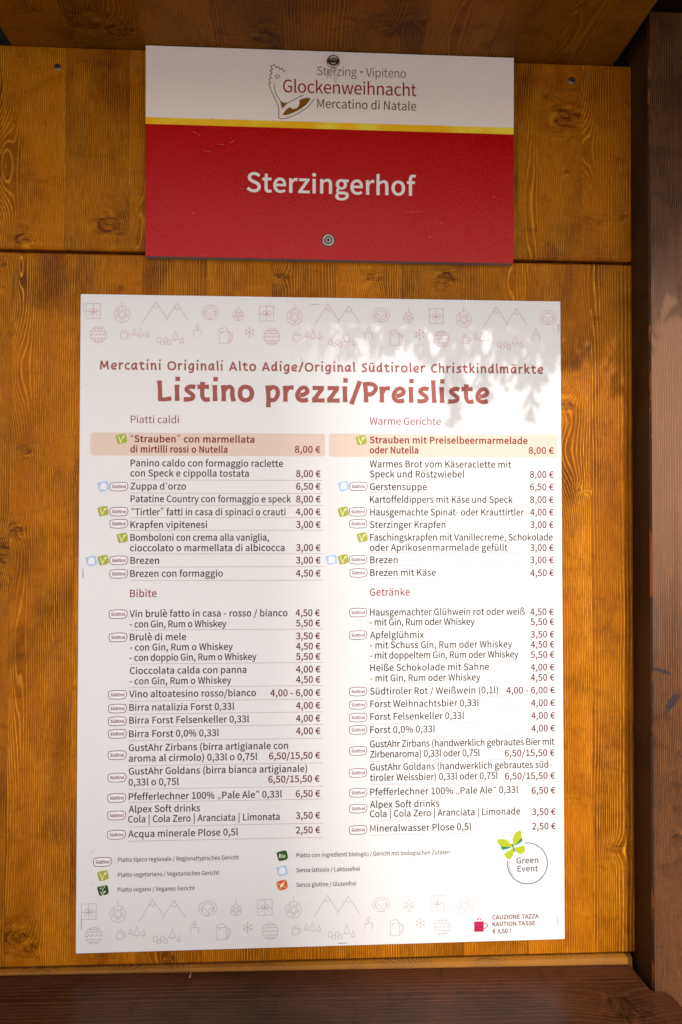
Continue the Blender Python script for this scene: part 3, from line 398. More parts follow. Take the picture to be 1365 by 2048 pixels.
# rail with exposed end grain under the lower panel
endg = N('end_grain_spruce'); Pq, Xq, Yq, Zq = endg.pos()
def endgrain():
    n = endg
    xx = n.m_('ADD', Xq, n.m_('MULTIPLY', n.noise(Pq, 6, 2), .02))
    cell = n.m_('SUBTRACT', n.m_('MODULO', n.m_('ADD', xx, 10.0), .118), .059)
    zz = n.m_('ADD', n.m_('SUBTRACT', Zq, zL0-0.03), n.m_('MULTIPLY', n.noise(Pq, 60, 2), .0012))
    r = n.m_('SQRT', n.m_('ADD', n.m_('MULTIPLY', n.m_('MULTIPLY', cell, cell), 0.35), n.m_('MULTIPLY', n.m_('MULTIPLY', zz, zz), 1.6)))
    fr = n.m_('FRACT', n.m_('ADD', n.m_('MULTIPLY', r, 620), n.m_('MULTIPLY', n.noise(Pq, 30, 1), .9)))
    ln = n.m_('MULTIPLY', n.sstep(fr, .35, .8), n.sstep(fr, 1.0, .9))
    c = n.mix(n.m_('MULTIPLY', ln, .75), (0.14, .045, .004), (0.36, .165, .030))
    c = n.mix(n.sstep(n.noise(Pq, 25, 3), .25, .6, 0.2, .85), c, (0.34, .125, .004))
    n.put(n.b.inputs['Base Color'], c); n.b.inputs['Roughness'].default_value = .6
    n.bump(n.noise(Pq, 1500, 2), .3, .0004); return n.m
endgrain = endgrain()
root = empty('bottom_rail', (0, 0, zL0-0.02), 'narrow rail of pale end grain between the wall panel and the dark shelf', 'rail')
zs0 = at(630, 1943.5, -0.004).z           # shelf level at the wall
xr = X(1263.5, 1900)
m = MB(); zr = zL0-0.0050
prof = [(-0.0010, zr-0.001), (-0.0036, zs0-0.012), (0.0215, zs0-0.012), (0.0215, zr), (0.0035, zr)]
m.prism(prof, X(-140, 1900), xr, 'x'); m.build('rail_strip', endgrain, root)
# pale splinter lying on the shelf
p0, p1 = atz(383, 1949, zs0+.001), atz(376, 1967, zs0+.001)

# dark backing added behind the boards, stops light leaking through the gaps
root = empty('gap_backing', (0, 0.03, 0.9), 'dark brown backing boards added to darken the gaps they show through round the wall panels', 'frame')
m = MB(); m.box(-0.65, 0.62, 0.0225, 0.04, 0.9, 2.5); m.build('backing_board', dark_back, root)

# ---------------------------------------------------------------- post on the right
yP = -0.045
xw = at(1265.5, 1000).x; xf = at(1305.5, 1100, yP).x
zPT = at(1340, 25, yP).z
zSH = zs0
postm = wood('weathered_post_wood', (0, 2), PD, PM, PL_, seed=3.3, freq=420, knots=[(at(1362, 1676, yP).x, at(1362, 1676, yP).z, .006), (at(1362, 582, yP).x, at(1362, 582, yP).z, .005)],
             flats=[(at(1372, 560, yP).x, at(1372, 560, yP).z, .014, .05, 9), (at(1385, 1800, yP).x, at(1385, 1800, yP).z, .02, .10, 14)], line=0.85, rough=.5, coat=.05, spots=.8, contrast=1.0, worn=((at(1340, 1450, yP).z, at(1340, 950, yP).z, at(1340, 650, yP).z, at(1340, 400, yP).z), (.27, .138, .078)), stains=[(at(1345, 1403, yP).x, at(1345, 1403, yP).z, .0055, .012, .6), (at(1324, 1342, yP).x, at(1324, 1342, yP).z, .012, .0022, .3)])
postside = wood('shaded_post_side_wood', (1, 2), (0.026, .009, .003), (0.055, .020, .005), (0.09, .035, .009), seed=8.3, freq=300, line=.3, rough=.5, coat=.1, contrast=.6)  # darker post wood, shade of the left side put into the colour
worn = N('worn_arris_wood'); Pw, Xw_, Yw_, Zw_ = worn.pos()
wv_ = worn.comb(worn.m_('MULTIPLY', Xw_, 60), worn.m_('MULTIPLY', Yw_, 60), worn.m_('MULTIPLY', Zw_, 22))
cw = worn.mix(worn.sstep(worn.noise(wv_, 1, 3, .6), .50, .56), (0.06, .024, .010), (0.34, .085, .010))
cw = worn.mix(worn.sstep(worn.noise(Pw, 420, 2), .70, .74), cw, (0.5, .3, .13))
worn.put(worn.b.inputs['Base Color'], cw); worn.b.inputs['Roughness'].default_value = .5; worn.bump(worn.noise(Pw, 300, 3), .5, .0008); worn = worn.m
root = empty('corner_post', (xf+0.07, -0.01, zSH-0.3), 'thick brown weathered timber post on the right with worn orange left edge', 'post')
yc = yP+0.0048
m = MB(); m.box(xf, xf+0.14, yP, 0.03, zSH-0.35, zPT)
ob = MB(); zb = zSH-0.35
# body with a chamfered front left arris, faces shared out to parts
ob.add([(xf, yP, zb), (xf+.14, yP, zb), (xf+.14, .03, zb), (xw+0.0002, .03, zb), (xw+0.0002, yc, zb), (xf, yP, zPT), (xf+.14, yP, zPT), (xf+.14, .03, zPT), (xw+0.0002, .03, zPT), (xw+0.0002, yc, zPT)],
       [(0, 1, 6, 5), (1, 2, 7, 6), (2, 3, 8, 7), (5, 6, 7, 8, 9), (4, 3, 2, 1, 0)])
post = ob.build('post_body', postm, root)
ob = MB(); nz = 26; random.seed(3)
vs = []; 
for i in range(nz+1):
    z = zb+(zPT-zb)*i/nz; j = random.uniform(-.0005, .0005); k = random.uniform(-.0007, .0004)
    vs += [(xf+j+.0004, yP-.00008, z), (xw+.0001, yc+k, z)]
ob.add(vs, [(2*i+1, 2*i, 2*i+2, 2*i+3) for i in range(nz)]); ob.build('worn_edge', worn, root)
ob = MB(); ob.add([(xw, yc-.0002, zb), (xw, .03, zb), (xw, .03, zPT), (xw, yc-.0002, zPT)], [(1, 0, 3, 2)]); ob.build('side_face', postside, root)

# header over the post; roof slab added above to darken the cavity at top right
root = empty('header_beam', (xf, 0.01, zPT+0.002), 'dark header beam resting on top of the right hand post, top right corner', 'beam')
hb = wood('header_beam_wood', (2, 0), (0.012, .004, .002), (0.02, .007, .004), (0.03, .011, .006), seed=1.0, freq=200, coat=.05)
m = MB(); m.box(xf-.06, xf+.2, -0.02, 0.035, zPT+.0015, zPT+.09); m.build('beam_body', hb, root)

# ---------------------------------------------------------------- soffit
zS = zT
SD = 0.335                                 # depth of the soffit
sl = atz(20, 92, zS).x; sr = atz(1236, 126, zS).x
root = empty('roof_soffit', ((sl+sr)/2, -SD/2, zS), 'dark amber spruce ceiling board over the sign, its grain running towards the viewer', 'soffit')
nb = 9; wbd = (sr-sl)/nb
xs = [sl] + [sl+wbd*k for k in range(1, nb)] + [sr]
def KS(px, py, r): p = atz(px, py, zS); return (p.x, p.y, r)
skn = [KS(175, 45, .012), KS(240, 62, .011), KS(530, 75, .010), KS(775, 60, .009), KS(840, 45, .006)]
sfl = [(atz(1120, 60, zS).x, -.05, .02, .09, 10), (atz(900, 60, zS).x, -.05, .012, .10, 5)]
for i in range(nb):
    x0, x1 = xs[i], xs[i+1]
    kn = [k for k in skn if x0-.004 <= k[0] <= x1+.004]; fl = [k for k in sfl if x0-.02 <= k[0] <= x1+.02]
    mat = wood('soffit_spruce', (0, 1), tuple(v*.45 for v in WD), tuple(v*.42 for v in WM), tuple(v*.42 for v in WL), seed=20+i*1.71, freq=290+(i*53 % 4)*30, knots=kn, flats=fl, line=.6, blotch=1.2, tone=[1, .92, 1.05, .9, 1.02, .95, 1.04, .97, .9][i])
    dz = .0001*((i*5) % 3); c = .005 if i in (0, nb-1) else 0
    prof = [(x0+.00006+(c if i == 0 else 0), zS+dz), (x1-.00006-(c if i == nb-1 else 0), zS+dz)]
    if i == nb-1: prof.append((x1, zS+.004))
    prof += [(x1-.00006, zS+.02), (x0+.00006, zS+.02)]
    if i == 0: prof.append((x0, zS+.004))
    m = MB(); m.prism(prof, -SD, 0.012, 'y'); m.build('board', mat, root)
root = empty('added_roof', (0, -0.1, zS+.1), 'plain dark brown roof boards added above the ceiling board, out of view, to darken the cavity', 'roof')
m = MB(); m.box(-.9, 1.0, -SD-.01, .05, zS+.10, zS+.125); m.build('roof_board', dark_back, root)  # unseen slab, added to keep light out of the cavity
m = MB(); m.box(-.9, 1.0, -SD-.022, -SD-.0015, zS-.004, zS+.13); m.build('fascia_board', wood('fascia_wood', (2, 0), BD, BM, BL, seed=2, freq=200), root)

# ---------------------------------------------------------------- shelf
root = empty('serving_shelf', (0, -0.1, zs0), 'dark brown stained wooden shelf with a notched right corner, below the price list', 'shelf')
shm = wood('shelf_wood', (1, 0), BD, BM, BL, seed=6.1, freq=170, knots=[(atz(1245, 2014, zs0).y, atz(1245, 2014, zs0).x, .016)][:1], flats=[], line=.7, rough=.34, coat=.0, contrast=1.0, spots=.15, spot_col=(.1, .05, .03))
edge = [(1258, 1929.5), (1272, 1943), (1285, 1960), (1297, 1974), (1303, 1980), (1310, 1982), (1328, 1982), (1342, 1990), (1356, 2003), (1367, 2016)]
pl = [atz(px, py, zs0) for px, py in edge]
tilt = lambda x: 0.0
pts = [(-0.70, 0.004)]; back = [(-0.70, -0.0040), (pl[0].x, -0.0040)]
poly = [(v[0], v[1]) for v in back] + [(p.x, p.y) for p in pl[1:]] + [(pl[-1].x+.004, pl[-1].y-.03), (pl[-1].x+.004, -.26), (-0.70, -.26)]
n_ = len(poly)
def zsh(x, y): return zs0 + 0.0042*max(0.0, (0.05-x))/0.42*min(1, 1)
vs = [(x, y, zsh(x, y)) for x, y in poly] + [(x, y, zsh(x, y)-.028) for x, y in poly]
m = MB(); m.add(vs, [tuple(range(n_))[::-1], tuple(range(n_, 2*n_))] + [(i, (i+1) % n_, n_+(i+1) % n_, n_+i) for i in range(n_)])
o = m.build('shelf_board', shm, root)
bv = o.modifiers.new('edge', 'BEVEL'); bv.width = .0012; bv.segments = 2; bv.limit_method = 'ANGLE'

splm = plain('pale_splinter_wood', (.42, .27, .13), .7)
c0 = (p0+p1)/2; c0.z = zsh(c0.x, c0.y)
sp_root = empty('wood_splinter', c0, 'thin pale wood splinter lying at the back of the dark shelf', 'splinter')
m = MB(); a_, b_ = Vector((p0.x, p0.y, zsh(p0.x, p0.y)+.0016)), Vector((p1.x, p1.y, zsh(p1.x, p1.y)+.0004)); m.tube([a_, a_.lerp(b_, .5)+Vector((.0005, 0, .0006)), b_], [.0003, .0008, .0002], 5)
m.build('sliver', splm, sp_root)

# ---------------------------------------------------------------- lettering
GC = {}
def glyph(ch, wgt):
    """outline of one character with cap height 1 -> (advance, points, triangles)"""
    if (ch, wgt) in GC: return GC[(ch, wgt)]
    g = GLYPH[ch]; adv = g[0]/1000
    cs = [[(c[i]/1000, c[i+1]/1000) for i in range(0, len(c), 2)] for c in g[1:]]
    def area(c): return sum(c[i-1][0]*c[i][1]-c[i][0]*c[i-1][1] for i in range(len(c)))/2
    if cs:
        sg = 1 if max(cs, key=lambda c: abs(area(c))) and area(max(cs, key=lambda c: abs(area(c)))) > 0 else -1
        if ch in '“”‘„': wgt = 0
        if ch == 'M': wgt = 0
        if wgt:
            nc = []
            for c0 in cs:
                c = []
                for v in c0:
                    if c and math.hypot(v[0]-c[-1][0], v[1]-c[-1][1]) < .012: c[-1] = ((v[0]+c[-1][0])/2, (v[1]+c[-1][1])/2)
                    else: c.append(v)
                q = []; L = len(c)
                for i in range(L):
                    a, b, d = Vector(c[i-1]), Vector(c[i]), Vector(c[(i+1) % L])
                    e1, e2 = (b-a), (d-b)
                    if e1.length < 1e-6 or e2.length < 1e-6: q.append(c[i]); continue
                    e1.normalize(); e2.normalize()
                    n1, n2 = Vector((e1.y, -e1.x)), Vector((e2.y, -e2.x)); nn = n1+n2
                    if nn.length < .2: nn = n1.copy()
                    nn.normalize(); k = 1/max(.55, nn.dot(n1))
                    pnt = b + nn*(sg*wgt*k); q.append((pnt.x, pnt.y))
                nc.append(q)
            cs = nc
    vs, fs = [], []
    if cs:
        cu = bpy.data.curves.new('glyph', 'CURVE'); cu.dimensions = '2D'; cu.fill_mode = 'FRONT'
        for c in cs:
            sp = cu.splines.new('POLY'); sp.points.add(len(c)-1); sp.use_cyclic_u = True
            for p, (x, y) in zip(sp.points, c): p.co = (x, y, 0, 1)
        o = bpy.data.objects.new('glyph', cu); COL.objects.link(o)
        me = o.evaluated_get(bpy.context.evaluated_depsgraph_get()).to_mesh()
        vs = [(v.co.x, v.co.y) for v in me.vertices]; fs = [tuple(p.vertices) for p in me.polygons]
        bpy.data.objects.remove(o); bpy.data.curves.remove(cu)
    if ch in '“”‘„·':
        adv = max(v[0] for v in vs)-min(v[0] for v in vs)+(.34 if ch == '·' else .22); sh_ = min(v[0] for v in vs)-(.17 if ch == '·' else .11); vs = [(v[0]-sh_, v[1]) for v in vs]
    GC[(ch, wgt)] = (adv+1.2*wgt, vs, fs)
    return GC[(ch, wgt)]

def catmull(P, closed, n=5):
    if len(P) < 3: return P
    out = []; L = len(P)
    rng = range(L) if closed else range(L-1)
    for i in rng:
        if closed: p = [P[(i+k-1) % L] for k in range(4)]
        else: p = [P[max(0, min(L-1, i+k-1))] for k in range(4)]
        for j in range(n):
            t = j/n
            out.append(tuple(0.5*((2*p[1][a]) + (-p[0][a]+p[2][a])*t + (2*p[0][a]-5*p[1][a]+4*p[2][a]-p[3][a])*t*t + (-p[0][a]+3*p[1][a]-3*p[2][a]+p[3][a])*t**3) for a in (0, 1)))
    if not closed: out.append(tuple(P[-1]))
    return out
def ribbon(P, w, closed=False, flare=0.0):
    """strip of width w along P -> points, quads"""
    L = len(P); v = []; f = []
    for i in range(L):
        a = Vector(P[i-1]) if (i > 0 or closed) else Vector(P[0]); b = Vector(P[(i+1) % L]) if (i < L-1 or closed) else Vector(P[-1]); c = Vector(P[i])
        d1, d2 = (c-a), (b-c)
        if d1.length < 1e-9: d1 = d2.copy()
        if d2.length < 1e-9: d2 = d1.copy()
        d1.normalize(); d2.normalize()
        n1 = Vector((-d1.y, d1.x)); nn = n1+Vector((-d2.y, d2.x))
        if nn.length < .3: nn = n1.copy()
        nn.normalize(); k = 1/max(.5, nn.dot(n1))
        ww = w
        if flare and not closed:
            t = i/(L-1); ww = w*(1-flare+2*flare*abs(2*t-1)**2)
        v += [tuple(c+nn*(ww/2*k)), tuple(c-nn*(ww/2*k))]
    for i in range(L if closed else L-1):
        j = (i+1) % L; f.append((2*i, 2*i+1, 2*j+1, 2*j))
    return v, f

# hand lettered heading alphabet: advance, strokes (cap height 1)
def _a(dx=0): return [('c', [(.56, .68), (.38, .72), (.19, .58), (.12, .34), (.18, .11), (.32, .08), (.47, .26), (.55, .55)]), ('c', [(.57, .80), (.56, .3), (.65, .0)])]
HG = {
 'L': (.72, [('c', [(.11, 1.0), (.14, .55), (.15, .06)]), ('c', [(.07, .09), (.36, .07), (.66, .13)])]),
 'i': (.40, [('l', [(.17, .80), (.19, 0)]), ('l', [(.21, 1.20), (.20, .98)])]),
 's': (.64, [('c', [(.59, .68), (.42, .72), (.24, .66), (.20, .54), (.34, .42), (.49, .28), (.46, .14), (.30, .08), (.06, .08)])]),
 't': (.64, [('c', [(.27, .95), (.25, .5), (.27, .22), (.38, .07), (.60, .10)]), ('l', [(.03, .71), (.56, .71)])]),
 'n': (.76, [('c', [(.13, .80), (.16, .4), (.16, 0)]), ('c', [(.17, .52), (.28, .67), (.44, .72), (.55, .60), (.56, .30), (.62, 0)])]),
 'o': (.82, [('o', [(.13, .38), (.18, .62), (.38, .73), (.60, .64), (.68, .40), (.60, .15), (.40, .06), (.20, .14)])]),
 'p': (.78, [('c', [(.12, .80), (.16, .3), (.16, -.28)]), ('c', [(.18, .60), (.36, .72), (.55, .64), (.60, .40), (.50, .15), (.36, .07), (.20, .10)])]),
 'r': (.56, [('c', [(.13, .80), (.15, .4), (.15, 0)]), ('c', [(.17, .50), (.26, .66), (.36, .71), (.53, .71)])]),
 'e': (.74, [('c', [(.245, .345), (.40, .36), (.57, .47), (.57, .62), (.44, .72), (.26, .64), (.13, .40), (.17, .17), (.36, .07), (.62, .11)])]),
 'z': (.68, [('l', [(.07, .70), (.60, .70)]), ('l', [(.52, .68), (.13, .10)]), ('l', [(.05, .08), (.63, .08)])]),
 '/': (.56, [('l', [(.46, 1.06), (.06, -.10)])]),
 'P': (.74, [('c', [(.11, 1.0), (.16, .5), (.17, 0)]), ('c', [(.08, .90), (.36, .93), (.58, .84), (.62, .66), (.50, .48), (.36, .40), (.19, .42)])]),
 'l': (.36, [('c', [(.15, 1.14), (.17, .5), (.21, 0)])]),
 'M': (1.08, [('l', [(.12, 0), (.20, 1.0)]), ('l', [(.20, .96), (.50, .22)]), ('l', [(.48, .22), (.82, .96)]), ('c', [(.82, 1.0), (.84, .5), (.92, 0)])]),
 'c': (.62, [('c', [(.56, .68), (.36, .71), (.18, .56), (.13, .36), (.19, .16), (.35, .07), (.58, .10)])]),
 'a': (.78, _a()),
 'O': (1.02, [('o', [(.12, .46), (.20, .80), (.46, .92), (.76, .82), (.88, .50), (.78, .18), (.50, .06), (.22, .16)])]),
 'g': (.76, [('c', [(.56, .68), (.38, .72), (.19, .58), (.13, .36), (.19, .14), (.34, .08), (.50, .18), (.56, .40)]), ('c', [(.58, .80), (.57, .2), (.52, -.12), (.36, -.22), (.10, -.20)])]),
 'A': (.90, [('l', [(.08, 0), (.42, .96)]), ('c', [(.42, 1.0), (.60, .5), (.80, 0)]), ('l', [(.20, .30), (.66, .30)])]),
 'd': (.78, [('c', [(.56, .68), (.38, .72), (.19, .58), (.12, .34), (.18, .11), (.32, .08), (.47, .26), (.55, .55)]), ('c', [(.56, 1.12), (.56, .3), (.65, 0)])]),
 'S': (.74, [('c', [(.64, .88), (.44, .93), (.26, .86), (.20, .70), (.36, .54), (.54, .38), (.55, .20), (.40, .08), (.08, .09)])]),
 'ü': (.76, [('c', [(.14, .78), (.14, .30), (.22, .10), (.36, .09), (.52, .28), (.57, .55)]), ('c', [(.58, .78), (.57, .3), (.63, 0)]), ('l', [(.22, 1.08), (.22, .92)]), ('l', [(.48, 1.08), (.48, .92)])]),
 'ä': (.78, _a() + [('l', [(.22, 1.08), (.22, .92)]), ('l', [(.48, 1.08), (.48, .92)])]),
 'C': (.78, [('c', [(.70, .88), (.46, .92), (.24, .80), (.14, .50), (.22, .20), (.42, .07), (.70, .10)])]),
 'h': (.76, [('c', [(.13, 1.14), (.16, .4), (.16, 0)]), ('c', [(.17, .52), (.28, .67), (.44, .72), (.55, .60), (.56, .30), (.62, 0)])]),
 'k': (.70, [('c', [(.13, 1.14), (.16, .4), (.16, 0)]), ('l', [(.58, .76), (.20, .40)]), ('l', [(.26, .44), (.62, 0)])]),
 'm': (1.14, [('c', [(.13, .80), (.16, .4), (.16, 0)]), ('c', [(.17, .52), (.27, .67), (.40, .72), (.50, .60), (.51, 0)]), ('c', [(.52, .52), (.62, .67), (.78, .72), (.89, .60), (.90, .30), (.96, 0)])]),
 ' ': (.42, []),
}
class Sheet:
    """a flat printed sheet: parts of the print are laid on it in thin layers"""
    def __init__(s, y, rot, root):
        s.y = y; s.ex = Vector((math.cos(rot), 0, math.sin(rot))); s.ez = Vector((-math.sin(rot), 0, math.cos(rot))); s.root = root
    def p(s, px, py): return at(px, py, s.y)
    def uv(s, o, u, v, lift): q = o + s.ex*u + s.ez*v; q.y = s.y-lift; return q
    def text(s, name, txt, x0, x1, py, cap, mat, wgt=0.0, lift=.00012, parent=None, hand=0.0, label=None):
        o = s.p(x0, py); W = (s.p(x1, py).x-o.x)/s.ex.x
        h = (s.p(x0, py-cap)-o).length
        m = MB()
        items = []; cx = 0.0; ink0 = None; ink1 = 0
        for ch in txt:
            if hand:
                adv, st = HG[ch]; vs = []; fs = []; 
                lo = 9; hi = -9
                sub = []
                for kind, P in st:
                    q = catmull(P, kind == 'o') if kind != 'l' else P
                    if kind == 'l': q = [tuple(Vector(P[0]).lerp(Vector(P[1]), t/3)) for t in range(4)]
                    v, f = ribbon(q, hand, kind == 'o', .08)
                    sub.append((v, f))
                    lo = min([lo]+[a[0] for a in v]); hi = max([hi]+[a[0] for a in v])
                items.append((cx, sub, lo, hi))
            else:
                adv, v, f = glyph(ch, wgt); items.append((cx, [(v, f)], min([a[0] for a in v], default=9), max([a[0] for a in v], default=-9)))
            if hi_ok(items[-1]):
                if ink0 is None: ink0 = cx+items[-1][2]
                ink1 = cx+items[-1][3]
            cx += adv
        nat = (ink1-ink0)*h; k = max(.93, min(1.07, W/nat)) if len(txt) > 1 else 1
        track = (W-nat*k)/max(1, len(txt)-1)
        for i, (c, sub, lo, hi) in enumerate(items):
            for j, (v, f) in enumerate(sub):
                m.add([s.uv(o, (c+a[0]-ink0)*h*k+track*i, a[1]*h, lift+j*.00003) for a in v], f)
        ob = m.build(name, mat, parent or s.root)
        if label: ob['label'] = label
        return ob
    def shape(s, name, polys, mat, lift=.0001, parent=None, build=True, m=None):
        """filled polygons given in photo pixels"""
        from mathutils.geometry import tessellate_polygon
        m = m or MB()
        for P in polys:
            v = [s.p(*q) for q in P]
            for q in v: q.y = s.y-lift
            tri = tessellate_polygon([[Vector((a.x, a.z, 0)) for a in v]])
            m.add(v, [tuple(t) for t in tri])
        return m.build(name, mat, parent or s.root) if build else m
    def line(s, P, w, lift, m, closed=False):
        v, f = ribbon(P, w, closed)
        q = [s.p(*a) for a in v]
        for a in q: a.y = s.y-lift
        m.add(q, f)
def hi_ok(it): return it[3] > it[2]

# ---------------------------------------------------------------- price list
def paper_mat():
    n = N('matt_coated_white_board'); P, Xx, Yy, Zz = n.pos()
    c = n.mix(n.sstep(n.noise(P, 7, 3), .35, .7, 0, .35), (.755, .732, .718), (.73, .705, .69))
    sp_ = n.noise(P, 620, 1.0); c = n.mix(n.sstep(sp_, .80, .815, 0, .6), c, (.35, .3, .28))
    n.put(n.b.inputs['Base Color'], c); n.b.inputs['Roughness'].default_value = .42
    n.b.inputs['Specular IOR Level'].default_value = .4
    n.bump(n.m_('ADD', n.noise(P, 1400, 2), n.m_('MULTIPLY', n.noise(P, 9, 2), 14.0)), .12, .0004); return n.m
paper = paper_mat()
def ink(name, col, rough=.45):
    n = N(name); P, *_ = n.pos()
    c = n.mix(n.sstep(n.noise(P, 700, 2), .35, .7, 0, .25), col, tuple(min(1, v*1.2+.006) for v in col))
    n.put(n.b.inputs['Base Color'], c); n.b.inputs['Roughness'].default_value = rough; n.b.inputs['Specular IOR Level'].default_value = .2; return n.m
ink_head = ink('brick_red_ink', (.33, .085, .070)); ink_sec = ink('section_heading_ink', (.27, .035, .055))
ink_txt = ink('charcoal_ink', (.016, .011, .010)); ink_price = ink('wine_red_ink', (.12, .004, .022))
ink_bold = ink('bold_red_brown_ink', (.22, .030, .025)); ink_leg = ink('black_ink', (.008, .008, .009))
ink_band = ink('peach_band_ink', (.71, .54, .44)); ink_rule = ink('rule_ink', (.44, .27, .28))
ink_draw = ink('pale_red_line_ink', (.60, .33, .32)); ink_draw2 = ink('grey_line_ink', (.42, .37, .38)); ink_draw3 = ink('faded_line_ink', (.74, .70, .70))
ink_badge = ink('badge_outline_ink', (.16, .030, .055)); ink_white = ink('badge_white_ink', (.82, .78, .78))
ink_green = ink('leaf_green_ink', (.37, .40, .045)); ink_cream = ink('badge_cream_ink', (.80, .74, .52)); ink_dgreen = ink('dark_green_ink', (.022, .075, .022))
ink_blue = ink('pale_blue_ink', (.40, .54, .76)); ink_org = ink('orange_ink', (.62, .095, .012)); ink_mug = ink('raspberry_ink', (.42, .018, .075))
ink_lime = ink('lime_ink', (.38, .44, .015)); ink_mgreen = ink('mid_green_ink', (.035, .20, .05)); ink_sky = ink('sky_blue_ink', (.50, .72, .84)); ink_grey = ink('grey_ink', (.13, .13, .15)); ink_lgrey = ink('light_grey_ink', (.40, .40, .42))

yF = -0.0016; PR = R(0.2)
C4 = [(162, 588), (1121, 603), (1130, 1878), (152, 1907)]
q = [at(px, py, yF) for px, py in C4]
base = (q[2]+q[3])/2
price = empty('price_list_board', base, 'white portrait price list with brick red headings, stapled to the wooden wall below the sign', 'price list')
def round_poly(c, r, n=5):
    out = []; L = len(c)
    for i in range(L):
        a, b, d = c[i-1], c[i], c[(i+1) % L]
        u, v = (a-b).normalized(), (d-b).normalized(); p0, p1 = b+u*r, b+v*r
        for k in range(n+1):
            t = k/n; out.append(p0*(1-t)**2 + b*2*t*(1-t) + p1*t*t)
    return out
rp = round_poly([q[3], q[2], q[1], q[0]], .0012)
n_ = len(rp); m = MB()
vs = [Vector((p.x, yF, p.z)) for p in rp] + [Vector((p.x, -.0002, p.z)) for p in rp]
m.add(vs, [tuple(range(n_)), tuple(range(n_, 2*n_))[::-1]] + [((i+1) % n_, i, n_+i, n_+(i+1) % n_) for i in range(n_)])
m.build('board_sheet', paper, price)
sh = Sheet(yF, PR, price)

CR = {'A': (150, 820, 2.6765), 'B': (640, 820, 2.6765), 'C': (150, 1160, 2.6765), 'D': (640, 1160, 2.6765), 'E': (150, 1440, 2.6765), 'F': (640, 1440, 2.6765), 'G': (140, 1680, 2.625), 'H': (620, 1660, 2.625)}
def cv(k, x, y): a = CR[k]; return (a[0]+x/a[2], a[1]+y/a[2])
sh.text('heading', 'Mercatini Originali Alto Adige/Original Südtiroler Christkindlmärkte', 199.8, 1087, 738.8, 17.6, ink_head, hand=.19, label='first heading line in brick red hand lettering')
sh.text('heading', 'Listino prezzi/Preisliste', 314, 979.2, 801.5, 40.5, ink_head, hand=.215, label='large brick red hand lettered title')
SEC = [('A', 'Piatti caldi', 300, 558, 69, 0), ('B', 'Warme Gerichte', 267, 648, 78, 0), ('C', 'Bibite', 296, 438, 91, .014), ('D', 'Getränke', 268, 483, 84, .014)]
for k, t, x0, x1, y, wg in SEC:
    a = cv(k, x0, y); b = cv(k, x1, y); sh.text('section_heading', t, a[0], b[0], a[1], 14.4, ink_sec, wg+.004)
